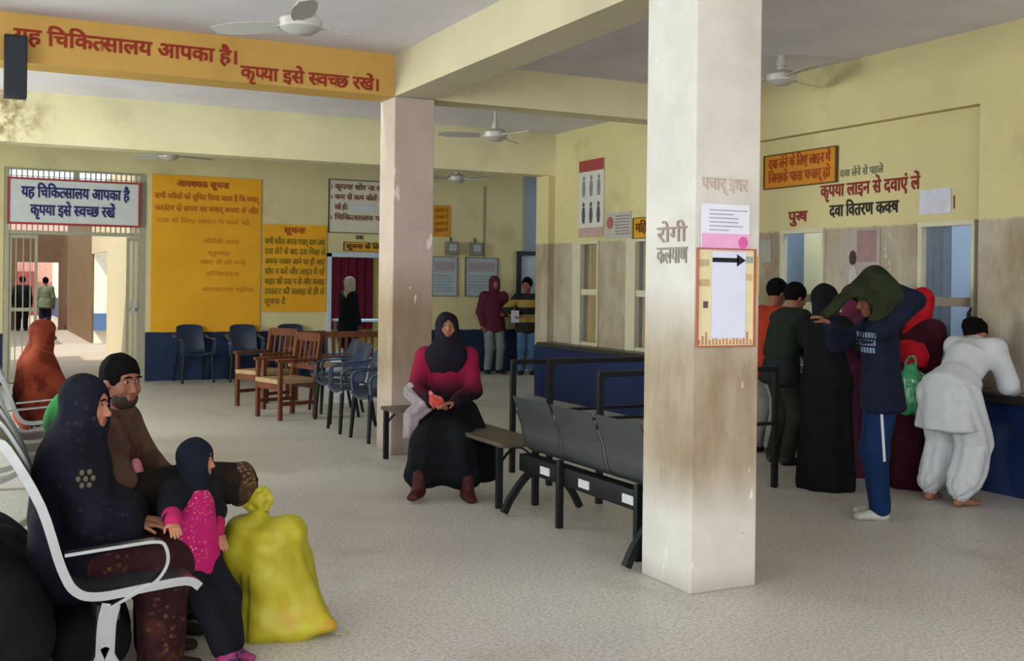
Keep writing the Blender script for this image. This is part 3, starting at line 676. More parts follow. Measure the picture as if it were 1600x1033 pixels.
# ================================================================== WOODEN CHAIRS (facing local +X)
def wood_chair(loc, rz, label, w=.50, n=4, group='wooden armchairs'):
    r = empty('wooden_armchair', loc, rz, label, 'chair', group)
    for sy in (-1, 1):
        MB().box(.20, .245, sy * w/2 - .022, sy * w/2 + .022, 0, .64, .004).build('leg', WOOD, r)
        MB().strip([(-.22, sy * w/2, 0), (-.22, sy * w/2, .45), (-.29, sy * w/2, .93)], .045, .045).build('leg', WOOD, r)
        MB().box(-.24, .27, sy * w/2 - .03, sy * w/2 + .03, .64, .67, .006).build('armrest', WOOD, r)
        MB().box(-.2, .2, sy * w/2 - .012, sy * w/2 + .012, .16, .20).build('stretcher', WOOD, r, False)
    MB().box(-.23, .26, -w/2 + .0, w/2 - .0, .40, .45, .006).build('seat', SEATWOOD, r)
    MB().box(.205, .24, -w/2, w/2, .33, .40).box(-.235, -.2, -w/2, w/2, .33, .40).build('apron', WOOD, r, False)
    b = MB().strip([(-.285, -w/2, .90), (-.285, w/2, .90)], .03, .09, (1, 0, 0)).strip([(-.24, -w/2, .56), (-.24, w/2, .56)], .03, .05, (1, 0, 0))
    for k in range(n):
        y = -w/2 + w * (k + 1) / (n + 1); b.strip([(-.24, y, .56), (-.283, y, .88)], .03, .012, (0, 1, 0))
    b.build('backrest', WOOD, r); return r
wood_chair((3.28, 13.30, 0), math.radians(205), 'farther of two brown wooden armchairs left of the navy chairs')
wood_chair((3.24, 12.15, 0), math.radians(195), 'nearer of two brown wooden armchairs, beside the navy chairs')
# slatted wooden bench behind the navy chairs
wbn = empty('wooden_bench', (4.55, 14.0, 0), 0, 'long slatted wooden bench behind the navy chairs', 'bench')
MB().box(-.75, .75, -.22, .22, .41, .45, .006).build('seat', SEATWOOD, wbn)
b = MB().box(-.75, .75, .20, .235, .78, .86).box(-.75, .75, .20, .235, .50, .54)
for k in range(16): b.box(-.70 + k * .092, -.665 + k * .092, .21, .225, .54, .78)
b.build('backrest', WOOD, wbn, False)
for x in (-.75, .75):
    MB().box(x - .025, x + .025, -.22, -.175, 0, .64).build('leg', WOOD, wbn, False); MB().box(x - .025, x + .025, .195, .24, 0, .86).build('leg', WOOD, wbn, False)
    MB().box(x - .03, x + .03, -.25, .22, .64, .67, .005).build('armrest', WOOD, wbn)

# ================================================================== NAVY PLASTIC CHAIRS (facing local +X)
def navy_chair(loc, rz, label, group):
    r = empty('plastic_chair', loc, rz, label, 'chair', group)
    prof = spline([(.25, 0, .40), (.22, 0, .425), (.05, 0, .415), (-.12, 0, .405), (-.19, 0, .45), (-.22, 0, .58), (-.26, 0, .74), (-.30, 0, .85)], 4); m = len(prof) - 1
    def fn(u, v):
        p = prof[min(m, int(round(u * m)))]; w = .44 - .06 * max(0, u - .5) * 2; bow = .035 * (2 * v - 1) ** 2
        return (p.x + (bow if u > .5 else 0), (v - .5) * w, p.z + (bow if u < .5 else 0) - (.03 * (2 * v - 1) ** 4 if u > .95 else 0))
    MB().sheet(fn, m, 8, .012).build('seat_shell', NAVYP, r)
    for s in (-1, 1):
        a = spline([(-.255, s * .225, .70), (-.15, s * .25, .665), (.05, s * .255, .655), (.19, s * .25, .645), (.235, s * .245, .60), (.23, s * .235, .50), (.215, s * .225, .41)], 5)
        MB().strip(a, .055, .014, (0, 1, 0)).build('armrest', M('1d3450', .22, 0, .1, 12, .7), r)
        MB().tube([(.22, s * .21, .41), (.245, s * .235, 0)], [.024, .018]).build('leg', BLACKM, r)
        MB().tube([(-.18, s * .20, .43), (-.27, s * .225, 0)], [.024, .018]).build('leg', BLACKM, r)
    return r
n0 = navy_chair((3.66, 10.12, 0), PI + .05, 'nearest navy plastic chair, half behind the rear column', 'navy chairs in the middle row')
for (x, y, a, lb) in ((3.63, 10.82, -.04, 'second navy plastic chair from the rear column'), (3.74, 11.62, .06, 'third navy plastic chair from the rear column'), (3.92, 12.5, .0, 'farthest navy plastic chair of the middle row, next to the wooden armchair')):
    c_ = copy_tree(n0); c_.location = (x, y, 0); c_.rotation_euler = (0, 0, PI + a); c_['label'] = lb
for (x, y, a, lb) in ((3.05, 16.75, -PI/2 + .1, 'leftmost navy chair standing against the back wall dado'), (3.80, 16.72, -PI/2 - .1, 'middle navy chair standing against the back wall dado'), (4.58, 16.75, -PI/2, 'rightmost navy chair against the back wall, behind the wooden armchairs')):
    c_ = copy_tree(n0); c_.location = (x, y, 0); c_.rotation_euler = (0, 0, a); c_['label'] = lb; c_['group'] = 'navy chairs along the back wall'

# ================================================================== ORGANIC SHAPES: distance fields -> surface nets
def _smin(a, b, k):
    h = np.maximum(k - np.abs(a - b), 0) / k; return np.minimum(a, b) - h * h * k * .25
class Field:
    def __init__(s): s.p = []
    def ell(s, c, r, k=.03, f=None, l=None, sub=False):
        """ellipsoid: centre, radii along frame (f, l, u)"""
        f = np.array(f if f is not None else (1, 0, 0), float); f /= np.linalg.norm(f)
        l = np.array(l if l is not None else (0, 1, 0), float); l = l - f * (l @ f); l /= np.linalg.norm(l); u = np.cross(f, l)
        s.p.append(('e', np.array(c, float), np.array(r, float), np.stack([f, l, u]), k, sub)); return s
    def tube(s, pts, radii, k=.03, ref=(1, 0, 0), folds=None, sub=False, flat=1.):
        """swept ellipse; radii: number or (along ref, across) per point; folds=(count, amount, phase)"""
        P = np.array([tuple(p) for p in pts], float); R = np.array([(r, r) if isinstance(r, (int, float)) else r for r in radii], float)
        s.p.append(('t', P, R, np.array(ref, float), k, sub, folds, flat)); return s
    def mesh(s, h, pad=.03):
        lo = np.full(3, 1e9); hi = -lo
        for p in s.p:
            if p[5]: continue
            if p[0] == 'e': r = p[2].max(); a, b = p[1] - r, p[1] + r
            else: r = p[2].max(); a, b = p[1].min(0) - r, p[1].max(0) + r
            lo = np.minimum(lo, a); hi = np.maximum(hi, b)
        lo -= pad + 2 * h; hi += pad + 2 * h
        n = np.ceil((hi - lo) / h).astype(int) + 1; V = np.full(n, .25, np.float32)
        ax = [lo[i] + h * np.arange(n[i]) for i in range(3)]
        for p in s.p:
            if p[0] == 'e': r = p[2].max(); a, b = p[1] - r, p[1] + r
            else: r = p[2].max() * (1.3 if p[6] else 1.02); a, b = p[1].min(0) - r, p[1].max(0) + r
            m = p[4] + 3 * h
            i0 = np.clip(np.floor((a - m - lo) / h).astype(int), 0, n); i1 = np.clip(np.ceil((b + m - lo) / h).astype(int) + 1, 0, n)
            if (i1 <= i0).any(): continue
            X = np.stack(np.meshgrid(*[ax[i][i0[i]:i1[i]] for i in range(3)], indexing='ij'), -1)
            if p[0] == 'e':
                q = (X - p[1]) @ p[3].T / p[2]; L = np.linalg.norm(q, axis=-1); g = np.linalg.norm(q / p[2], axis=-1)
                d = L * (L - 1) / np.maximum(g, 1e-6)
            else:
                d = np.full(X.shape[:3], 9.); P, R, ref, folds = p[1], p[2], p[3], p[6]
                for j in range(len(P) - 1):
                    ab = P[j+1] - P[j]; L2 = ab @ ab + 1e-12; t = np.clip(((X - P[j]) @ ab) / L2, 0, 1); tg = ab / math.sqrt(L2)
                    e1 = ref - tg * (ref @ tg)
                    if np.linalg.norm(e1) < .1: e1 = np.array((0, 0, 1.)) - tg * tg[2]
                    e1 /= np.linalg.norm(e1); e2 = np.cross(tg, e1)
                    O = X - (P[j] + t[..., None] * ab); r1 = R[j, 0] + (R[j+1, 0] - R[j, 0]) * t; r2 = R[j, 1] + (R[j+1, 1] - R[j, 1]) * t
                    o1, o2, oa = O @ e1, O @ e2, O @ tg
                    if folds:
                        mfold = 1 + folds[1] * np.sin(folds[0] * np.arctan2(o2 / r2, o1 / r1) + folds[2] + 1.5 * t); r1 = r1 * mfold; r2 = r2 * mfold
                    mn = np.minimum(r1, r2); mn = mn / p[7]; q1, q2, q3 = o1 / r1, o2 / r2, oa / mn
                    L = np.sqrt(q1*q1 + q2*q2 + q3*q3); g = np.sqrt((q1/r1)**2 + (q2/r2)**2 + (q3/mn)**2)
                    dd = np.where(L > 1e-4, L * (L - 1) / np.maximum(g, 1e-5), -mn); d = np.minimum(d, dd)
            sl = tuple(slice(i0[i], i1[i]) for i in range(3)); blk = V[sl]
            V[sl] = -_smin(-blk, d, p[4]) if p[5] else _smin(blk, d, p[4])
        return _nets(V, lo, h)
def _nets(V, lo, h):
    B = V < 0; c = [B[i:V.shape[0]-1+i, j:V.shape[1]-1+j, k:V.shape[2]-1+k] for i in (0, 1) for j in (0, 1) for k in (0, 1)]
    tot = sum(x.astype(np.int8) for x in c); act = (tot > 0) & (tot < 8); I = np.argwhere(act); idx = np.full(act.shape, -1, np.int64); idx[act] = np.arange(len(I))
    S = np.zeros((len(I), 3)); cnt = np.zeros(len(I))
    off = [(i, j, k) for i in (0, 1) for j in (0, 1) for k in (0, 1)]
    val = {o: V[I[:, 0] + o[0], I[:, 1] + o[1], I[:, 2] + o[2]].astype(float) for o in off}
    for o in off:
        for a in range(3):
            if o[a] == 0:
                p = list(o); p[a] = 1; p = tuple(p); va, vb = val[o], val[p]; x = (va < 0) != (vb < 0)
                t = np.where(x, va / np.where(np.abs(va - vb) < 1e-12, 1, va - vb), 0)
                pos = np.array(o, float)[None] + np.zeros((len(I), 1)); pos[:, a] += t; S[x] += pos[x]; cnt[x] += 1
    verts = lo + h * (I + S / cnt[:, None]); F = []
    for a in range(3):
        b, cc = (a + 1) % 3, (a + 2) % 3
        sa = [slice(None)] * 3; sb = [slice(None)] * 3; sa[a] = slice(0, -1); sb[a] = slice(1, None)
        A, Bq = B[tuple(sa)], B[tuple(sb)]; E = np.argwhere(A != Bq)
        E = E[(E[:, b] > 0) & (E[:, cc] > 0) & (E[:, b] < act.shape[b]) & (E[:, cc] < act.shape[cc])]
        if not len(E): continue
        fl = A[E[:, 0], E[:, 1], E[:, 2]]; q = []
        for db, dc in ((-1, -1), (0, -1), (0, 0), (-1, 0)):
            e = E.copy(); e[:, b] += db; e[:, cc] += dc; q.append(idx[e[:, 0], e[:, 1], e[:, 2]])
        q = np.stack(q, 1); q[~fl] = q[~fl][:, ::-1]; F.append(q)
    return verts, np.concatenate(F)
def organic(name, field, h, mat, parent, wr=0., wf=18., seed=0):
    v, f = field.mesh(h)
    me = bpy.data.meshes.new(name); me.vertices.add(len(v)); me.vertices.foreach_set('co', v.astype(np.float32).ravel())
    me.loops.add(len(f) * 4); me.loops.foreach_set('vertex_index', f.astype(np.int32).ravel())
    me.polygons.add(len(f)); me.polygons.foreach_set('loop_start', np.arange(0, len(f) * 4, 4, dtype=np.int32))
    me.update(calc_edges=True); me.validate()
    if wr:
        nr = np.empty(len(me.vertices) * 3); me.vertices.foreach_get('normal', nr); nr = nr.reshape(-1, 3)
        co_ = np.empty(len(me.vertices) * 3); me.vertices.foreach_get('co', co_); co_ = co_.reshape(-1, 3)
        rg = np.random.default_rng(seed); d = np.zeros(len(co_))
        for q in range(7):
            k = rg.normal(size=3) * wf * (1, 1, .55); d += np.sin(co_ @ k + rg.uniform(0, 6.3) + 1.2 * np.sin(co_ @ (rg.normal(size=3) * wf * .5)))
        co_ += nr * (d / 7 * wr * 1.6)[:, None]; me.vertices.foreach_set('co', co_.ravel()); me.update()
    me.polygons.foreach_set('use_smooth', [True] * len(me.polygons)); me.materials.append(mat)
    o = bpy.data.objects.new(name, me); COL.objects.link(o); o.parent = parent; return o

# ------------------------------------------------------------------ human figures (local: x forward, y to the figure's left, z up)
def A3(p): return np.array(p, float)
def unit(v): v = A3(v); return v / max(1e-9, np.linalg.norm(v))
def ik(a, b, l1, l2, pole):
    a, b = A3(a), A3(b); d = b - a; L = np.linalg.norm(d); L2 = min(L, (l1 + l2) * .995); dn = d / L; b = a + dn * L2
    x = (l1*l1 - l2*l2 + L2*L2) / (2 * L2); hh = math.sqrt(max(l1*l1 - x*x, 0)); p = A3(pole) - dn * (A3(pole) @ dn); return a + dn * x + unit(p) * hh, b
def skeleton(h=1.65, pelvis=None, tdir=(0, 0, 1), twist=0., feet=None, kneepole=(1, 0, 0), wrists=None, elbows=((-.6, .4, -.6), (-.6, -.4, -.6)), face=(1, 0, 0), headfwd=0., hipw=.09, shw=.17, handdir=None):
    s = h / 1.65; J = {'s': s}
    J['pel'] = A3(pelvis if pelvis is not None else (0, 0, .87 * s)); T = unit(tdir); J['T'] = T
    lat = A3((-math.sin(twist), math.cos(twist), 0)); J['lat'] = lat; J['fwd'] = unit(np.cross(lat, T))
    J['neck'] = J['pel'] + T * .50 * s; J['chest'] = J['pel'] + T * .36 * s; J['waist'] = J['pel'] + T * .16 * s
    fd = unit(face); J['face'] = fd
    J['head'] = J['neck'] + T * .05 * s + A3((0, 0, .115 * s)) + fd * (.035 + headfwd) * s
    if wrists is None: wrists = ((.08 * s, .24 * s, .80 * s), (.08 * s, -.24 * s, .80 * s))
    if feet is None: feet = ((0, .10 * s, 0), (0, -.10 * s, 0))
    for i, (S, sg) in enumerate((('L', 1), ('R', -1))):
        J['hip' + S] = J['pel'] + A3((0, 1, 0)) * sg * hipw * s - T * .02 * s
        ank = A3(feet[i]) + A3((0, 0, .075 * s)); J['kne' + S], J['ank' + S] = ik(J['hip' + S], ank, .41 * s, .40 * s, kneepole if np.ndim(kneepole) == 1 else kneepole[i])
        J['sho' + S] = J['pel'] + T * .45 * s + lat * sg * shw * s
        J['elb' + S], J['wri' + S] = ik(J['sho' + S], wrists[i], .285 * s, .25 * s, elbows[i])
        J['hd' + S] = unit(handdir[i]) if handdir is not None and handdir[i] is not None else unit(J['wri' + S] - J['elb' + S])
    return J
def hand(F, w, d, s, sg, curl=.6, nrm=None):
    """palm, four fingers of different lengths, thumb; d = finger direction"""
    d = unit(d); n = A3(nrm) if nrm is not None else A3((0, 0, -1)); n = n - d * (n @ d)
    if np.linalg.norm(n) < .1: n = A3((-1, 0, 0)) - d * (-d[0])
    n = unit(n); side = np.cross(d, n) * sg; w = A3(w)
    F.tube([w, w + d * .05 * s, w + d * .085 * s], [(.014*s, .025*s), (.014*s, .037*s), (.012*s, .036*s)], .012, n)
    for i, (o, L) in enumerate(((.030, .068), (.010, .078), (-.010, .072), (-.029, .056))):
        b = w + d * .083 * s + side * o * s; p = [b]; dd = d.copy()
        for q, fr in enumerate((.45, .32, .23)):
            dd = unit(dd + n * curl * (.35 + .25 * q)); p.append(p[-1] + dd * L * fr * s)
        F.tube(p, [.0088*s, .0084*s, .0078*s, .006*s], .004, n)
    b = w + d * .025 * s + side * .028 * s; t1 = b + unit(side * .8 + d * .6 + n * .35) * .036 * s; t2 = t1 + unit(d + side * .2 + n * (.3 + curl * .5)) * .034 * s
    F.tube([b, t1, t2], [.011*s, .0095*s, .007*s], .01, n)
def headfield(F, J, child=False):
    s = J['s'] * (1.18 if child else 1.); c, f = J['head'], J['face']; l = unit(np.cross((0, 0, 1), f)); u = np.cross(f, l)
    P = lambda a, b, d: c + (f * a + l * b + u * d) * s
    J['hs'] = s; J['hP'] = P; J['hf'] = (f, l, u)
    F.ell(P(-.012, 0, .032), (.095*s, .076*s, .092*s), .03, f, l)
    F.ell(P(.022, 0, -.035), (.068*s, .060*s, .078*s), .03, f, l); F.ell(P(.055, 0, -.092), (.028*s, .026*s, .024*s), .03, f, l)
    F.ell(P(.066, 0, .036), (.022*s, .048*s, .014*s), .02, f, l)
    for q in (-1, 1):
        F.ell(P(.096, q * .032, .014), (.016*s, .020*s, .013*s), .010, f, l, sub=True)
        F.ell(P(.060, q * .042, -.028), (.026*s, .022*s, .026*s), .02, f, l)
        F.ell(P(-.008, q * .079, -.006), (.022*s, .009*s, .034*s), .008, f, l)
        F.ell(P(.094, q * .011, -.034), (.012*s, .010*s, .009*s), .006, f, l)
    F.tube([P(.080, 0, .018), P(.100, 0, -.012), P(.110, 0, -.030)], [.008*s, .011*s, .012*s], .010, f)
    F.ell(P(.086, 0, -.058), (.013*s, .025*s, .007*s), .006, f, l); F.ell(P(.083, 0, -.071), (.013*s, .022*s, .008*s), .006, f, l)
    F.tube([J['neck'] - J['T'] * .06 * s, J['neck'] + J['T'] * .03 * s, P(-.01, 0, -.05)], [.060*s, .052*s, .050*s], .03)
def bodyfield(J, curlL=.5, curlR=.5, child=False, nL=None, nR=None, shoes=True):
    F = Field(); s = J['s']; T, f = J['T'], J['fwd']; p = J['pel']
    F.tube([p - T*.06*s, p + T*.04*s, J['waist'], J['chest'], p + T*.44*s], [(.09*s, .13*s), (.10*s, .14*s), (.085*s, .118*s), (.10*s, .14*s), (.065*s, .12*s)], .05, f)
    for S, sg in (('L', 1), ('R', -1)):
        F.tube([J['hip'+S], J['kne'+S]], [.082*s, .053*s], .05); F.tube([J['kne'+S], (J['kne'+S]*.65 + J['ank'+S]*.35), J['ank'+S]], [.052*s, .052*s, .036*s], .03)
        F.tube([J['sho'+S] - J['lat']*sg*.05*s, J['sho'+S]], [.055*s, .052*s], .05); F.tube([J['sho'+S], J['elb'+S]], [.047*s, .036*s], .03)
        F.tube([J['elb'+S], (J['elb'+S]*.7 + J['wri'+S]*.3), J['wri'+S]], [.036*s, .036*s, .024*s], .02)
        hand(F, J['wri'+S], J['hd'+S], s * (1.0 if not child else 1.1), sg, curlL if S == 'L' else curlR, nL if S == 'L' else nR)
        toe = J.get('toe'+S); a = J['ank'+S]
        d = unit((1, sg*.2, 0)) if toe is None else unit(toe)
        F.tube([a - A3((0, 0, .02*s)), a + d*.06*s - A3((0, 0, .045*s)), a + d*.15*s - A3((0, 0, .055*s))], [(.034*s, .034*s), (.036*s, .03*s), (.036*s, .018*s)], .025, np.cross((0, 0, 1), d)); F.ell(a - d*.03*s - A3((0, 0, .045*s)), (.035*s, .03*s, .028*s), .03)
    headfield(F, J, child); return F
def eyes(J, par, body, big=1.):
    s = J['hs']; P = J['hP']; f, l, u = J['hf']
    for q in (-1, 1):
        e = organic('eye', Field().ell(P(.082, q*.032, .014), (.009*s, .0125*s, .006*s), .003, f, l), .0025, M('8f857c', .35, 0, .02), body)
        organic('iris', Field().ell(P(.0885, q*.032, .014), (.0045*s, .0065*s, .0058*s), .003, f, l), .0016, M('120c0a', .2, 0, .02), e)
    organic('eyebrow', Field().tube([P(.090, -.048, .034), P(.097, -.030, .040), P(.098, -.014, .036)], [.0035*s, .005*s, .004*s], .003).tube([P(.090, .048, .034), P(.097, .030, .040), P(.098, .014, .036)], [.0035*s, .005*s, .004*s], .003), .0025, HAIR, body)
    organic('lips', Field().ell(P(.0925, 0, -.0585), (.007*s, .021*s, .0055*s), .003, f, l).ell(P(.0895, 0, -.070), (.007*s, .018*s, .0065*s), .003, f, l), .0025, M('6e3a34', .5, 0, .05), body)
def topgar(J, hem=-.08, ex=1.0, sleeves=1., r=(.062, .052, .045), F=None, folds=None, neck=True, flare=0.):
    """jumper / kurta from hem (along the torso, relative to the pelvis) to the neck with sleeves"""
    F = F or Field(); s = J['s']; T, f, p = J['T'], J['fwd'], J['pel']
    pts = [p + T*hem*s, p + T*.04*s, J['waist'], J['chest'], p + T*.445*s]; rr = [(.140, .196), (.132, .184), (.110, .146), (.12, .162), (.085, .13)]
    F.tube(pts, [(a*s*ex*(1 + (flare if i == 0 else 0)), b*s*ex*(1 + (flare if i == 0 else 0))) for i, (a, b) in enumerate(rr)], .05, f, folds, flat=3.)
    for S, sg in (('L', 1), ('R', -1)):
        F.tube([J['sho'+S] - J['lat']*sg*.06*s, J['sho'+S]], [.068*s*ex, .064*s*ex], .05); a, e, w = J['sho'+S], J['elb'+S], J['wri'+S]
        F.tube([a, e], [r[0]*s, r[1]*s], .04)
        if sleeves > 0: F.tube([e, e + (w - e)*sleeves], [r[1]*s, r[2]*s], .03)
    if neck: F.tube([J['neck'] - T*.06*s, J['neck'] - T*.005*s], [.075*s, .062*s], .04)
    return F
def legsgar(J, r=(.094, .075, .062), end=.95, F=None, k=.04):
    F = F or Field(); s = J['s']; p, T = J['pel'], J['T']
    F.tube([p - T*.05*s, p + T*.10*s], [(.115*s, .155*s), (.112*s, .15*s)], .05, J['fwd'])
    for S in 'LR':
        h, kn, a = J['hip'+S], J['kne'+S], J['ank'+S]; F.tube([h, kn], [r[0]*s, r[1]*s], k, folds=None); F.tube([kn, kn + (a - kn)*end], [r[1]*s, r[2]*s], k)
    return F
def shoegar(J, name, mat, par, h, up=.03, grow=1.12):
    s = J['s']
    for S, sg in (('L', 1), ('R', -1)):
        a = J['ank'+S]; toe = J.get('toe'+S); d = unit((1, sg*.2, 0)) if toe is None else unit(toe); F = Field(); lt = np.cross((0, 0, 1), d); g = grow * s
        F.tube([a + A3((0, 0, up*s)), a - A3((0, 0, .03*s))], [.044*g, .042*g], .03)
        F.tube([a - d*.02*s - A3((0, 0, .036*s)), a + d*.07*s - A3((0, 0, .040*s)), a + d*.165*s - A3((0, 0, .050*s))], [(.040*g, .036*g), (.043*g, .032*g), (.040*g, .022*g)], .035, lt)
        organic(name, F, h, mat, par)
def hoodfield(J, thick=.016, face=True, low=.10, wide=.13, tie=True, open_=(.062, .056, .080)):
    """scarf or hood wrapped around the head and neck with a face opening"""
    s = J['hs']; P = J['hP']; f, l, u = J['hf']; F = Field(); t = thick
    F.ell(P(-.012, 0, .032), (.095*s + t, .076*s + t, .092*s + t), .03, f, l); F.ell(P(.012, 0, -.05), (.072*s + t, .068*s + t, .085*s + t), .04, f, l)
    n = J['neck']
    F.tube([P(-.01, 0, -.05), n + J['T']*.0, n - J['T']*low*s], [(.075*s, .075*s), (.085*s, .095*s), ((.105 + max(0, low - .14)*.45)*s, wide*s)], .05, f)
    if face: F.ell(P(.118, 0, -.015), (open_[0]*s, open_[1]*s, open_[2]*s), .012, f, l, sub=True)
    return F
def hairfield(J, t=.014, back=.0):
    s = J['hs']; P = J['hP']; f, l, u = J['hf']; F = Field()
    F.ell(P(-.018, 0, .040), (.095*s + t*.8, .076*s + t, .090*s + t), .03, f, l)
    F.ell(P(.115, 0, -.025), (.085*s, .085*s, .080*s), .012, f, l, sub=True); F.ell(P(.02, 0, -.12), (.12*s, .12*s, .10*s), .02, f, l, sub=True); return F
def person(loc, heading, label, group=None):
    r = empty('person', loc, math.radians(heading), label, 'person', group); return r

# ================================================================== PEOPLE
def dipdye(name, top, low, z0, z1, sc=0.):
    t = NT(name); tc = t.n('ShaderNodeTexCoord'); x = t.n('ShaderNodeSeparateXYZ'); t.l(tc.outputs['Object'], x.inputs[0])
    zz = t.mul(x.outputs[2], t.mul(t.mul(t.noise(12, 3, .6, obj=True), .5, 'SUBTRACT'), .08), 'ADD')
    return t.out(t.mix(t.ramp(zz, z0, z1), low, top), .92, 0, t.noise(220, 2, .5, obj=True), .15, .15)
BLK = fabric('121216'); NAVYC = fabric('151d33', None, .25, 10); NAVYSH = fabric('11131f', '0e0e17', .25, 9, '24222c', 26)
# --- woman in crimson on the bench (sits facing the entrance)
def crimson_woman():
    r = person((3.30, 7.72, 0), 245, 'woman in a crimson and black jumper with dark headscarf seated on the long bench')
    J = skeleton(1.58, (0, 0, .545), (.03, 0, 1), 0., ((.60, .18, 0), (.66, -.17, 0)), kneepole=(1, 0, .6), wrists=((.30, .07, .655), (.27, -.09, .65)), elbows=((-.5, .9, -.5), (-.5, -.9, -.5)), face=(.95, .12, .25), handdir=((.5, -.85, -.05), (.6, .75, -.05)))
    b = organic('body', bodyfield(J, .7, .7), .006, SKIN1, r); eyes(J, r, b)
    organic('headscarf', hoodfield(J, .018, True, .16, .17).ell(J['chest'] + J['T']*.09 + J['fwd']*.055, (.10, .17, .13), .06), .007, fabric('19151f'), r, .004, 22, 3)
    F = topgar(J, -.10, 1.10, .93, (.078, .066, .052), folds=None); organic('jumper', F, .008, dipdye('crimson_jumper', '7e1634', '1b1119', .70, .86), r, .006, 16, 5)
    F = Field(); s = J['s']
    for S in 'LR':
        F.tube([J['hip'+S], J['kne'+S] + A3((.02, 0, .0))], [(.12, .12), (.105, .105)], .10)
        F.tube([J['kne'+S], J['ank'+S]*.72 + J['kne'+S]*.28], [(.105, .11), (.11, .12)], .10, (1, 0, 0), (7, .05, 1.))
    F.tube([(J['hipL'] + J['hipR'])/2, (J['kneL'] + J['kneR'])/2, (J['ankL'] + J['ankR'])/2*.68 + (J['kneL'] + J['kneR'])/2*.32], [(.13, .17), (.09, .20), (.07, .20)], .08, (0, 0, 1))
    F.tube([J['hipL'] + A3((-.02, .06, .02)), J['kneL'] + A3((-.06, .16, -.08)), J['kneL'] + A3((-.02, .20, -.25))], [(.09, .10), (.06, .11), (.03, .10)], .08, (1, 0, 0))
    organic('skirt', F, .009, fabric('0e1015', None, .3, 8), r, .009, 13, 9)
    shoegar(J, 'shoe', M('3f1519', .7, 0, .15, 20), r, .006, .08)
    organic('shawl_end', Field().tube([J['elbR'] + A3((.03, -.03, .0)), J['wriR'] + A3((-.04, -.05, -.02)), J['wriR'] + A3((-.03, -.15, -.10)), J['wriR'] + A3((.02, -.17, -.26))], [(.05, .06), (.05, .06), (.035, .06), (.02, .045)], .03, (1, 0, 0), (5, .12, 0)), .006, fabric('8d8184', None, .2, 20), r, .004, 25, 2)
    w_ = (J['wriL'] + J['wriR'])/2 + A3((.05, 0, 0))
    return r, w_
cw, held = crimson_woman()
pr = empty('cloth_purse', tuple(Matrix.Translation(cw.location) @ Matrix.Rotation(math.radians(245), 4, 'Z') @ Vector((.35, -.055, .665))), math.radians(245), 'small red and white cloth purse held in the lap of the woman in crimson', 'purse')
organic('pouch', Field().ell((0, 0, .0), (.028, .055, .045), .02).tube([(0, -.03, .03), (.0, -.05, .075)], [.025, .012], .02), .004, fabric('b2453f', 'c9a59d', .2, 26), pr, .003, 50, 1)

# --- woman in the navy shawl, nearest seat on the left
def shawl_woman():
    r = person((.37, 4.60, 0), -6, 'woman wrapped in a dark navy shawl seated on the nearest left seat row')
    J = skeleton(1.42, (0, 0, .475), (.03, .0, 1), 0., ((.34, .10, 0), (.34, -.10, 0)), kneepole=(1, 0, .3), wrists=((.26, .05, .58), (.24, -.09, .58)), elbows=((-.3, .8, -.6), (-.3, -.8, -.6)), face=(.88, -.42, -.05), headfwd=.02, handdir=((.9, -.4, -.1), (.9, .4, -.1)))
    b = organic('body', bodyfield(J, .6, .6), .006, SKIN3, r); eyes(J, r, b)
    H = hoodfield(J, .022, True, .12, .16, open_=(.072, .064, .092)); T = J['T']; p = J['pel']
    H.tube([p - T*.05, J['waist'], J['chest'] + T*.02, p + T*.42], [(.15, .195), (.155, .195), (.145, .19), (.10, .14)], .08, J['fwd'], (6, .03, 2))
    for S, sg in (('L', 1), ('R', -1)):
        H.tube([J['sho'+S], J['elb'+S], J['elb'+S]*.35 + J['wri'+S]*.65], [.085, .085, .075], .09)
    H.ell(J['waist'] + A3((.14, -.02, -.03)), (.13, .17, .11), .08)
    organic('shawl', H, .007, NAVYSH, r, .008, 14, 21)
    F = Field()
    for S in 'LR':
        F.tube([J['hip'+S], J['kne'+S]], [.11, .10], .08); F.tube([J['kne'+S], J['ank'+S]], [(.10, .10), (.085, .095)], .08, (1, 0, 0), (6, .05, 0))
    organic('skirt', F, .008, fabric('2c1518', '3d2019', .3, 12, '5a3a22', 34), r, .006, 16, 4)
    shoegar(J, 'shoe', M('241a1a', .7), r, .008)
    sh_ = [c for c in r.children if c.name.startswith('shawl')][0]; E_ = Field()
    for k in range(7):
        a = k * 2 * PI / 6; dx, dz = (0, 0) if k == 6 else (.026 * math.cos(a), .026 * math.sin(a))
        hit, pt_, nn_, _i = sh_.ray_cast(Vector((.06 + dx, -1, .80 + dz)), Vector((0, 1, 0)))
        if hit: E_.ell(pt_, (.010, .012, .012), .004)
    organic('embroidered_motif', E_, .003, fabric('5d5544', None, .2, 30), r)
    return r
shawl_woman()
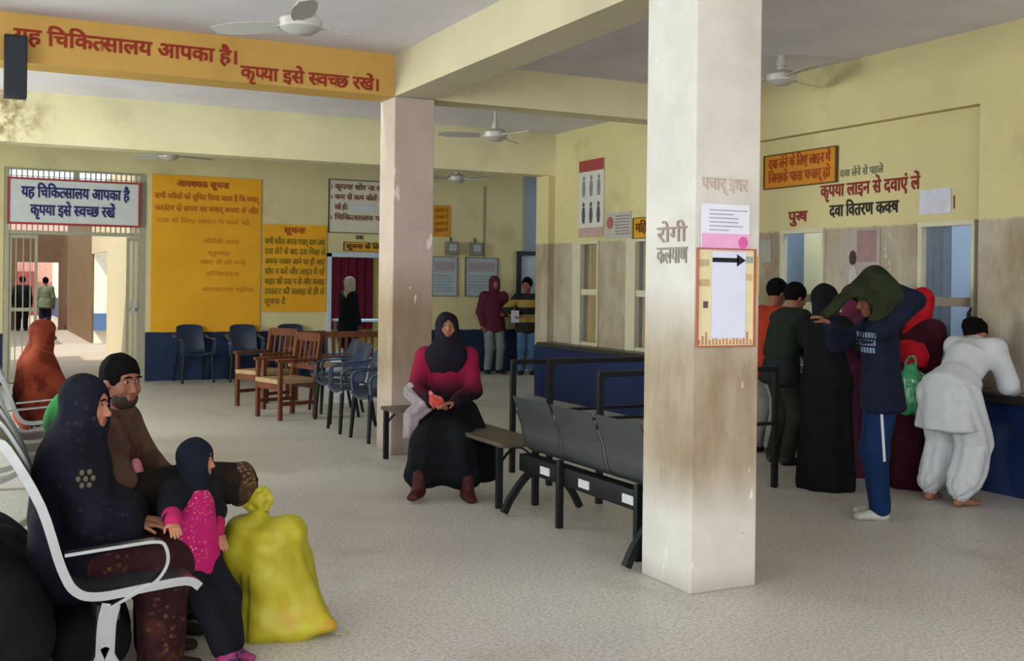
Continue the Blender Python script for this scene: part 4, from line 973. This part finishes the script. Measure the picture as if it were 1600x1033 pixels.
# --- man in brown beside her
def brown_man():
    r = person((.55, 5.10, 0), -22, 'bearded man in a brown jacket seated behind the woman in the navy shawl')
    J = skeleton(1.48, (0, 0, .50), (.09, 0, 1), 0., ((.30, .14, 0), (.30, -.06, 0)), kneepole=(1, 0, .3), wrists=((.33, .12, .60), (.31, -.10, .60)), elbows=((-.4, .7, -.6), (-.4, -.7, -.6)), face=(.78, -.62, -.08), headfwd=.01)
    b = organic('body', bodyfield(J, .6, .6), .006, SKIN2, r); eyes(J, r, b)
    organic('hair', hairfield(J, .012), .005, HAIR, r, .003, 70, 3)
    P, s = J['hP'], J['hs']; f, l, u = J['hf']
    BF = Field().ell(P(.028, 0, -.075), (.066*s, .063*s, .055*s), .02, f, l).ell(P(.094, 0, -.030), (.05*s, .045*s, .022*s), .01, f, l, sub=True).ell(P(.10, 0, -.064), (.03*s, .026*s, .014*s), .01, f, l, sub=True)
    organic('beard', BF, .005, M('2a1d18', .85, 0, .25, 60), r, .002, 80, 4)
    organic('jacket', topgar(J, -.12, 1.14, .92, (.085, .072, .055)), .008, fabric('4a372c', '3c2b23', .2, 9), r, .006, 15, 6)
    organic('collar', Field().tube([J['neck'] + A3((-.05, .05, .02)), J['neck'] + A3((-.06, 0, .035)), J['neck'] + A3((-.05, -.05, .02)), J['neck'] + A3((.04, -.075, -.03)), J['neck'] + A3((.09, -.05, -.16)), J['neck'] + A3((.10, -.05, -.34))], [.022, .024, .022, .024, .026, .03], .02), .006, fabric('37211b'), r, .003, 30, 2)
    organic('trousers', legsgar(J, (.105, .085, .07)), .009, fabric('2b2622'), r, .006, 14, 8)
    shoegar(J, 'shoe', M('1d1715', .6), r, .008, .01)
    organic('pink_cloth', Field().tube([J['neck'] + A3((.115, -.075, -.20)), J['neck'] + A3((.15, -.09, -.30)), J['neck'] + A3((.17, -.09, -.42))], [(.02, .035), (.02, .045), (.018, .035)], .02), .006, fabric('b3737f'), r, .003, 30, 5)['label'] = 'pink cloth at the chest'
    return r
brown_man()
# --- bundle lying across the laps
bd = empty('cloth_bundle', (.66, 4.86, .62), -.03, 'black cloth bundle with a gold patterned round end lying across the laps', 'bundle')
organic('wrap', Field().tube([(-.02, 0, .0), (.12, 0, .02), (.30, 0, .03), (.42, 0, .03)], [(.085, .09), (.10, .10), (.092, .095), (.085, .09)], .04, (0, 0, 1), (5, .04, 1)), .007, fabric('17130f', '221a12', .3, 14), bd, .008, 20, 5)
organic('patterned_end', Field().ell((.435, 0, .025), (.07, .096, .098), .03, (1, 0, -.1)), .006, fabric('3a2a1c', '5c4630', .3, 22, 'a98b58', 60), bd, .004, 35, 8)
gb = empty('green_bundle', (.48, 5.70, .43), .2, 'bright green cloth bundle on the seat behind the man in brown', 'bundle')
organic('cloth', Field().ell((0, 0, .17), (.14, .20, .18), .05).ell((.0, .10, .40), (.11, .14, .17), .1), .009, fabric('3b8a48', '2f6f3c', .2, 10), gb, .012, 18, 6)
# --- child
def small_child():
    hd = -60; r = person((.845, 4.50, 0), hd, 'small child in a black hood and pink patterned vest leaning on the armrest')
    R = lambda p: np.array(Matrix.Rotation(-math.radians(hd), 4, 'Z') @ (Vector(p) - Vector((.845, 4.50, 0))))
    J = skeleton(.90, (-.08, .03, .44), (-.02, .02, 1), 0., ((.08, .12, 0), (.15, .03, 0)), wrists=((-.04, .13, .50), R((.70, 4.215, .618))), elbows=((-.5, .6, -.4), (-.5, -.8, -.2)), face=(.82, .55, -.02), hipw=.10, handdir=((.7, 0, -.7), R((.70, 4.13, .585)) - R((.70, 4.215, .618))))
    b = organic('body', bodyfield(J, .5, .3, True), .004, SKIN3, r); eyes(J, r, b)
    organic('hood', hoodfield(J, .016, True, .06, .11, open_=(.060, .060, .078)), .005, fabric('10151f'), r, .003, 30, 2)
    organic('jumper', topgar(J, -.16, 1.22, .80, (.085, .075, .066)), .005, fabric('121319'), r, .004, 28, 4)
    PINK = fabric('a31a5c', None, .15, 14, 'c08f7c', 70); s = J['s']
    for S in 'LR':
        e, w_ = J['elb'+S], J['wri'+S]; organic('cuff', Field().tube([e + (w_ - e)*.58, e + (w_ - e)*.97], [.070*s, .060*s], .01), .004, fabric('9c2152', None, .12, 14), r, .002, 40, 3)
    T, f, p = J['T'], J['fwd'], J['pel']
    V = Field().tube([p - T*.15*s + f*.055*s, J['waist'] + f*.055*s, J['chest'] + f*.05*s, p + T*.43*s + f*.035*s], [(.150*s, .225*s), (.122*s, .175*s), (.118*s, .155*s), (.10*s, .12*s)], .03, f, flat=4.).ell(p + T*.15*s - f*.15*s - A3((0, 0, 0)), (.118*s, .4*s, 3.0*s), .01, f, (0, 1, 0), sub=True)
    organic('vest', V, .004, PINK, r, .003, 30, 7)
    organic('trousers', legsgar(J, (.115, .095, .085), .86), .005, fabric('10141a'), r, .004, 26, 8)
    for S in 'LR':
        k, a = J['kne'+S], J['ank'+S]; organic('sock', Field().tube([k + (a - k)*.76, a - A3((0, 0, .01))], [.072*s, .066*s], .01), .004, fabric('a8265e', None, .15, 20), r, .003, 40, 3)
    shoegar(J, 'shoe', fabric('8b3a66', '3b2d4d', .2, 30), r, .004, .02, 1.2)
small_child()
# --- person in a rust scarf on the farthest seat row
def rust_person():
    r = person((.50, 9.62, 0), 8, 'person in a rust red scarf seated on the farthest left seat row')
    J = skeleton(1.48, (0, 0, .49), (.06, 0, 1), 0., ((.38, .1, 0), (.38, -.1, 0)), kneepole=(1, 0, .3), wrists=((.3, .06, .58), (.3, -.08, .58)), elbows=((-.3, .8, -.6), (-.3, -.8, -.6)), face=(.97, -.1, -.1))
    organic('body', bodyfield(J), .010, SKIN2, r)
    H = hoodfield(J, .02, True, .10, .15); T, p = J['T'], J['pel']
    H.tube([p - T*.04, J['waist'], J['chest'], p + T*.42], [(.16, .21), (.17, .21), (.15, .20), (.10, .15)], .08, J['fwd'])
    for S in 'LR': H.tube([J['sho'+S], J['elb'+S], J['wri'+S]*.7 + J['elb'+S]*.3], [.085, .08, .07], .08)
    organic('scarf', H, .010, fabric('7a3420', '5a2318', .25, 9), r, .008, 15, 12)
    organic('trousers', legsgar(J, (.11, .09, .075)), .011, fabric('4a241b'), r, .006, 14, 8); shoegar(J, 'shoe', M('241a17', .7), r, .01)
rust_person()

# --- woman in white bending over the counter
def white_woman():
    r = person((6.36, 5.61, 0), 8, 'woman in a white tunic and baggy trousers bending over the counter ledge')
    J = skeleton(1.58, (-.04, 0, .80), (.72, -.02, .78), 0., ((-.02, .16, 0), (-.06, -.11, 0)), kneepole=(1, 0, 0), wrists=((.56, .16, .80), (.54, -.14, .80)), elbows=((.1, .8, -.4), (-.3, -.42, -.75)), face=(.75, .1, -.55), headfwd=-.02, handdir=((1, -.2, -.05), (1, .3, -.05)), hipw=.10)
    J['head'] = J['head'] + A3((.0, .05, -.085))
    organic('body', bodyfield(J, .3, .3), .008, SKIN1, r)
    WHT = fabric('b4b8bd', None, .07, 8); T, p = J['T'], J['pel']; F = topgar(J, -.02, 1.14, .88, (.080, .076, .062))
    F.tube([p + T*.12, p + A3((.0, 0, .02)), p + A3((-.0, 0, -.12)), p + A3((.0, 0, -.25))], [(.13, .17), (.155, .205), (.17, .225), (.185, .245)], .06, (1, 0, 0), (9, .03, 1), flat=5.)
    organic('tunic', F, .008, WHT, r, .007, 13, 6)
    G = Field()
    for S, sg in (('L', 1), ('R', -1)):
        a = J['ank'+S]; G.tube([J['hip'+S] + A3((0, sg*.02, 0)), J['kne'+S] + A3((0, sg*.02, 0)), J['kne'+S]*.35 + a*.65, a + A3((0, 0, .07)), a + A3((0, 0, .02))], [(.12, .12), (.12, .122), (.115, .115), (.095, .09), (.06, .06)], .04, (1, 0, 0), (7, .06, sg))
    organic('baggy_trousers', G, .008, WHT, r, .010, 13, 9)
    for S in 'LR': organic('anklet', Field().tube([J['ank'+S] + A3((0, 0, .0)), J['ank'+S] + A3((0, 0, .022))], [.043, .043], .004), .005, BLACKM, r)
    h_ = Field(); P, s = J['hP'], J['hs']; f, l, u = J['hf']
    h_.ell(P(-.015, 0, .035), (.105*s, .088*s, .10*s), .03, f, l).ell(P(-.085, .02, .035), (.055*s, .06*s, .055*s), .03, f, l).ell(P(.125, 0, -.03), (.09*s, .09*s, .08*s), .01, f, l, sub=True)
    organic('hair', h_, .007, HAIR, r, .005, 60, 3)
    organic('hair_tie', Field().tube([P(-.09, .03, .07), P(-.10, .05, .13), P(-.095, .05, .19)], [.022, .016, .008], .02), .006, M('11141f', .7), r)
white_woman()
# --- man in the navy hoodie raising the olive cloth
def navy_man():
    hd = 150; r = person((5.53, 5.47, 0), hd, 'man in a navy hoodie and blue track trousers pulling an olive cloth over his head')
    J = skeleton(1.56, (0, 0, .85), (.07, 0, 1), .0, ((.03, .10, 0), (-.02, -.08, 0)), wrists=((.03, .09, 1.575), (.36, .02, 1.30)), elbows=((-1, .35, -.15), (.3, -.5, -.8)), face=(.93, .2, -.25), headfwd=.02, handdir=((.3, -.6, .35), (.8, .3, .5)))
    J['toeL'] = A3((1, .12, 0)); J['toeR'] = A3((1, -.05, 0))
    b = organic('body', bodyfield(J, .8, .9), .006, SKIN1, r); eyes(J, r, b)
    organic('hair', hairfield(J, .014), .006, HAIR, r, .003, 60, 3)
    organic('hoodie', topgar(J, -.12, 1.12, .92, (.074, .060, .048)).tube([J['neck'] - A3((.06, 0, .02)), J['neck'] + A3((.02, 0, -.02))], [.085, .085], .03), .008, fabric('14192b', None, .2, 9), r, .007, 15, 5)
    organic('track_trousers', legsgar(J, (.097, .086, .076), .97), .008, fabric('0f2549', None, .22, 8), r, .006, 14, 7)
    # white seam stripe on the near leg, follows the cloth
    def kid(n): return [c for c in r.children if c.name.split('.')[0] == n][0]
    tr_, hd2 = kid('track_trousers'), kid('hoodie'); cen = []
    for k in range(9):
        z0 = .76 - k * .045; hit, pt_, nn_, _i = tr_.ray_cast(Vector((.27 - .003*k, 1, z0)), Vector((-.256, -.966, 0)))
        if hit: cen.append(tuple(pt_ + nn_ * .002))
    MB().strip(cen, .017, .005, (1, 0, 0)).build('side_stripe', fabric('b9bcc2', None, .05), r)['label'] = 'white side stripe'
    shoegar(J, 'shoe', M('a9ada4', .7, 0, .08), r, .006, .01, 1.15)
    pr_ = MB(); dv = Vector((-.27, -1, 0)).normalized(); sd = Vector((1, -.27, 0)).normalized()
    for row in range(3):
        for k in range(7):
            x0 = -.03 + k * .019 + row * .004; z0 = J['chest'][2] + .02 - row * .05; q_ = []
            for dx, dz in ((0, 0), (.013, 0), (.016, .036), (.003, .036)):
                o_ = Vector((.02, 0, 0)) + sd * (x0 + dx + .05) - dv * 1.0; o_.z = z0 + dz
                hit, pt_, nn_, _i = hd2.ray_cast(o_, dv)
                if hit: q_.append(pt_ + nn_ * .001)
            if len(q_) == 4: pr_.poly(q_, tuple(-dv), .002)
    pr_.build('print', M('6f7f98', .8), r, False)['label'] = 'pale lettering print'
    C_ = Field(); hd_ = J['head']
    # tented cloth: raised over the head, hanging forward and behind
    C_.ell(hd_ + A3((-.01, .01, .03)), (.14, .125, .135), .05)
    C_.tube([hd_ + A3((.0, .02, .155)), hd_ + A3((.0, .02, .08))], [(.06, .05), (.13, .12)], .06)
    C_.tube([hd_ + A3((-.02, .03, .12)), hd_ + A3((.10, .02, .06)), hd_ + A3((.22, .02, -.04)), hd_ + A3((.31, .02, -.11))], [(.06, .10), (.05, .13), (.045, .12), (.03, .06)], .06, (0, 0, 1))
    C_.tube([hd_ + A3((-.04, .04, .14)), hd_ + A3((-.15, .07, .02)), hd_ + A3((-.19, .08, -.10))], [(.08, .12), (.06, .13), (.04, .11)], .06, (1, 0, 0))
    C_.tube([hd_ + A3((.02, .11, .10)), hd_ + A3((-.02, .15, -.02)), hd_ + A3((-.03, .16, -.12))], [(.12, .04), (.13, .035), (.10, .025)], .05, (1, 0, 0))
    C_.ell(hd_ + A3((.12, .06, -.07)), (.11, .16, .09), .03, sub=True)
    return r, C_
nm, cf_ = navy_man()
cl = empty('olive_cloth', tuple(nm.location), nm.rotation_euler.z, 'dark olive shawl held up over the head of the man in the navy hoodie', 'cloth')
organic('fabric', cf_, .007, fabric('252c1b', '1b2115', .25, 10), cl, .012, 18, 11)

# --- people further off: one builder, individual looks
def stand_person(loc, hd, label, h=1.6, top='333333', legs='222222', skin=None, scarf=None, hair=True, robe=None, lean=(0, 0, 1), wr=None, el=None, face=(1, 0, -.05), res=.010, kurta=0., shoe='1a1614', shawl=None, feet=None, pel=None, topmat=None, sleeve=.9, hdirs=None, low=.12, names=('jacket', 'trousers')):
    r = person(loc, hd, label)
    kw = {}
    if el: kw['elbows'] = el
    J = skeleton(h, pel, lean, 0., feet, wrists=wr, face=face, handdir=hdirs, **kw); s = J['s']
    organic('body', bodyfield(J, .5, .5), res, skin or SKIN2, r)
    tm_ = topmat or fabric(top, None, .2, 9); T, p = J['T'], J['pel']
    if robe:
        F = topgar(J, -.05, 1.12, sleeve, (.085, .075, .065)); F.tube([J['waist'], p, A3((p[0]*.6, p[1], .45*s)), A3((p[0]*.3, 0, .06))], [(.13, .16), (.155, .19), (.175, .205), (.20, .235)], .06, (1, 0, 0), (8, .05, 1)); organic('robe', F, res, fabric(robe, None, .25, 8), r, .008, 13, int(h*1000) % 97)
    else:
        F = topgar(J, -.13, 1.1, sleeve, (.080, .068, .054))
        if kurta: F.tube([J['waist'], p, p - A3((0, 0, kurta))], [(.125, .16), (.145, .18), (.16, .20)], .05, (1, 0, 0), (7, .05, 0))
        organic(names[0], F, res, tm_, r, .006, 15, int(h*777) % 89); organic(names[1], legsgar(J, (.096, .082, .07)), res, fabric(legs, None, .2, 8), r, .005, 14, 5)
    if scarf: organic('headscarf', hoodfield(J, .018, True, low, .15 + (low - .12)*.45), res*.9, fabric(scarf, None, .25, 10), r, .005, 20, 4)
    elif hair: organic('hair', hairfield(J, .015), res*.8, HAIR, r, .003, 60, 3)
    if shawl:
        F = Field().tube([J['sho'+'L'] + A3((.02, 0, .03)), J['neck'] + A3((-.05, 0, -.03)), J['sho'+'R'] + A3((.02, 0, .03))], [(.07, .08), (.07, .09), (.07, .08)], .05, (0, 0, 1)).tube([J['neck'] - A3((.04, 0, .05)), J['chest'] - A3((.04, 0, 0)), J['waist'] - A3((.03, 0, 0))], [(.10, .19), (.12, .20), (.13, .20)], .06, J['fwd'])
        organic('shawl', F, res, fabric(shawl, None, .2, 9), r, .008, 15, 7)
    shoegar(J, 'shoe', M(shoe, .6), r, res*.9, .01)
    return r, J
# queue at the windows
stand_person((5.92, 6.42, 0), 12, 'woman in a long black robe standing left of the man in the navy hoodie', 1.56, robe='0e1013', scarf='121318', skin=SKIN1, wr=((.34, .16, 1.20), (.30, -.30, 1.02)), el=((-.2, .9, -.5), (-.2, -.9, -.5)), face=(.9, -.3, -.2), res=.009, lean=(.06, .16, 1))
stand_person((6.36, 7.47, 0), -5, 'person in dark olive trousers with a grey sleeve leaning to the men window', 1.58, top='1d2024', legs='20251a', lean=(.22, 0, 1), wr=((.46, .13, .86), (.38, -.20, 1.02)), el=((-.2, .8, -.5), (-.5, -.7, -.4)), hair=True, res=.010, shawl='1c221a', shoe='14120f', face=(.9, 0, -.3))
stand_person((6.60, 7.98, 0), 0, 'person in an orange red jumper at the men window, partly behind the front column', 1.62, top='9a321f', legs='77736c', lean=(.25, .05, 1), wr=((.38, .18, .90), (.42, -.16, .90)), hair=True, res=.010, face=(.9, 0, -.3), names=('jumper', 'trousers'))
stand_person((6.60, 6.22, 0), 4, 'woman in a bright red headscarf and maroon dress left of the woman in white', 1.54, robe='35111c', scarf='a91624', low=.28, lean=(.14, 0, 1), wr=((.30, .13, .86), (.20, -.16, .82)), res=.009, sleeve=.85, face=(.9, -.1, -.3))
stand_person((6.52, 6.86, 0), -8, 'person in a plum scarf between the black robed woman and the navy hoodie', 1.56, robe='4a1f35', scarf='5a2238', lean=(.1, 0, 1), wr=((.36, .14, .90), (.16, -.30, .96)), el=((-.2, .8, -.5), (-.6, -.8, -.2)), res=.009, hdirs=(None, (.2, -.2, -.9)), sleeve=.75)
gbag = empty('green_bag', (6.30, 5.95, .68), .3, 'shiny green carrier bag hanging beside the woman in the red headscarf', 'bag')
organic('bag_body', Field().tube([(0, 0, .26), (0, 0, .16), (.0, 0, .02)], [(.04, .05), (.10, .12), (.105, .125)], .06, (1, 0, 0), (6, .06, 1)), .007, M('2c7a50', .3, 0, .25, 14, .6), gbag, .012, 30, 3)
MB().tube(spline([(0, -.03, .24), (0, -.04, .30), (.02, -.02, .35), (.02, .02, .35), (0, .04, .30), (0, .03, .24)], 5), .008).build('handle', M('2c7a50', .3, 0, .25, 14, .6), gbag)
# men by the back wall
stand_person((8.02, 16.75, 0), -100, 'man in a maroon hoodie and grey trousers standing before the white chart', 1.64, top='4c1c2c', legs='656d6b', scarf='4c1c2c', wr=((.20, .12, 1.02), (.08, -.20, .82)), res=.012, feet=((.0, .11, 0), (.02, -.10, 0)), names=('hoodie', 'trousers'))
def stripes():
    t = NT('striped_jacket'); tc = t.n('ShaderNodeTexCoord'); x = t.n('ShaderNodeSeparateXYZ'); t.l(tc.outputs['Object'], x.inputs[0]); z = x.outputs[2]
    a = t.mul(t.ramp(z, 1.13, 1.14), t.ramp(z, 1.265, 1.255)); b = t.mul(t.ramp(z, .88, .89), t.ramp(z, 1.02, 1.01))
    return t.out(t.mix(t.mul(a, b, 'MAXIMUM'), '1d1d1c', '8d7538'), .85, 0, None, .1, .2)
ms, Jm = stand_person((8.46, 16.35, 0), -112, 'man in a black and mustard striped jacket and jeans handing over a paper', 1.62, topmat=stripes(), legs='3f5c78', wr=((.06, .22, .86), (.26, -.26, 1.02)), el=((-.6, .5, -.6), (-.3, -.9, -.5)), res=.012, face=(.8, -.35, -.05))
hp = Matrix.Translation(ms.location) @ Matrix.Rotation(math.radians(-112), 4, 'Z') @ Vector(Jm['wriR'] + Jm['hdR']*.10)
hpp = empty('held_paper', tuple(hp), 0, 'white papers in the hand of the man in the striped jacket', 'paper')
MB().box(-.09, .05, -.004, .004, -.10, .10).build('sheets', M('b9b6c4', .8), hpp, False)
stand_person((8.98, 16.62, 0), -95, 'person in dark clothes cut off by the wall corner at the white double door', 1.56, top='12161c', legs='12161c', res=.013)
stand_person((6.05, 18.6, 0), 15, 'person in a dark coat and whitish head wrap inside the ward doorway', 1.60, top='141a20', legs='1a2026', scarf='b9b4a8', kurta=.35, res=.013, face=(.9, -.3, 0), names=('coat', 'trousers'))
stand_person((2.02, 34.0, 0), 88, 'person in a pale olive top walking away beyond the gate, the right one of two', 1.52, top='6d7560', legs='1a2030', res=.016)
stand_person((1.42, 34.1, 0), 86, 'person all in dark clothes walking away beyond the gate, the left one of two', 1.54, top='14161c', legs='14161c', res=.016)

# ================================================================== SACK AND BLACK BULKS
sk = empty('woven_sack', (1.215, 4.76, 0), -.46, 'yellow woven sack tied at the neck standing beside the child', 'sack')
t = NT('sack_weave'); big = t.noise(7, 4, .6, obj=True, stretch=(1, 1, .7)); wv = t.noise(90, 2, .5, obj=True)
sc_ = t.mix(t.ramp(big, .35, .65), '938b1a', 'aba22a'); sc_ = t.mix(t.mul(t.ramp(t.noise(5.5, 3, .6, obj=True, off=(1.3, .4, 2.2)), .57, .68), .55), sc_, 'b5762a')
xs = t.n('ShaderNodeSeparateXYZ'); tco = t.n('ShaderNodeTexCoord'); t.l(tco.outputs['Object'], xs.inputs[0])
bnd = None
for c_ in (-.105, -.065):
    d_ = t.n('ShaderNodeMath', operation='ABSOLUTE'); t.l(t.mul(xs.outputs[0], c_, 'SUBTRACT'), d_.inputs[0]); q_ = t.ramp(d_.outputs[0], .008, .006)
    bnd = q_ if bnd is None else t.mul(bnd, q_, 'MAXIMUM')
sc_ = t.mix(t.mul(t.mul(bnd, t.ramp(xs.outputs[2], .30, .28)), .75), sc_, '4c5f1c')
SACK = t.out(sc_, .5, 0, wv, .12, .35)
S_ = Field().tube([(.02, 0, .05), (.01, 0, .16), (-.01, 0, .27), (-.035, 0, .38), (-.04, 0, .45)], [(.235, .16), (.205, .16), (.185, .155), (.185, .15), (.15, .12)], .06, (1, 0, 0), flat=2.).ell((.19, -.02, .05), (.10, .10, .045), .05).ell((-.15, -.02, .06), (.10, .12, .06), .05).ell((-.13, 0, .43), (.08, .09, .07), .05).ell((.065, -.02, .445), (.08, .09, .06), .05).tube([(-.05, 0, .46), (-.055, 0, .515)], [.07, .032], .05)
organic('sack_body', S_, .007, SACK, sk, .026, 24, 7)
organic('tied_top', Field().tube([(-.055, 0, .515), (-.06, 0, .535), (-.085, 0, .575), (-.12, .0, .60)], [(.03, .03), (.026, .026), (.05, .03), (.035, .012)], .02, (1, 0, 0), (5, .2, 0)).tube([(-.055, 0, .535), (-.045, 0, .59), (-.03, 0, .625)], [(.026, .026), (.045, .03), (.03, .010)], .02, (1, 0, 0), (5, .2, 2)), .005, SACK, sk, .006, 60, 2)
MB().tube([(-.058 + .032*math.cos(a*.4), .032*math.sin(a*.4), .528 + .002*math.sin(a)) for a in range(16)], .006, 8, True).build('tie_string', M('6b6a50', .8), sk)
MB().tube([(.245, -.03, .03), (.30, -.05, .012), (.34, -.06, .012)], .005, 6).build('loose_cord', M('8a8a6a', .8), sk)
bb = empty('black_bulk', (.03, 4.85, 0), 0, 'big black cloth bulk on the floor behind the nearest left seat row', 'bag')  # black bulk fills this spot, its bag form is assumed
organic('bag_body', Field().tube([(0, -.5, .26), (0, .0, .28), (0, .55, .26)], [(.28, .25), (.30, .26), (.28, .25)], .1, (1, 0, 0)).ell((-.05, -.3, .46), (.16, .25, .16), .1), .012, fabric('0f1012', None, .3, 8), bb, .014, 12, 5)
MB().tube(spline([(.02, -.44, .55), (0, -.40, .66), (0, -.3, .70), (0, -.2, .66), (.02, -.16, .55)], 5), .011).build('handle', M('18191b', .7), bb)
b2_ = empty('black_bulk', (.45, 4.95, 0), 0, 'low black bulk added under the nearest left seat row', 'bag')  # added bulk that covers the bright floor to keep it dark under the seats
organic('bag_body', Field().tube([(0, -.45, .14), (0, .0, .15), (0, .5, .14)], [(.15, .13), (.17, .14), (.15, .13)], .1, (1, 0, 0)), .010, fabric('131214', None, .3, 8), b2_, .008, 14, 6)
MB().tube(spline([(.0, -.3, .25), (.05, -.25, .29), (.05, 0, .295), (.05, .15, .29), (.0, .2, .25)], 5), .010).build('strap', M('18191b', .7), b2_)
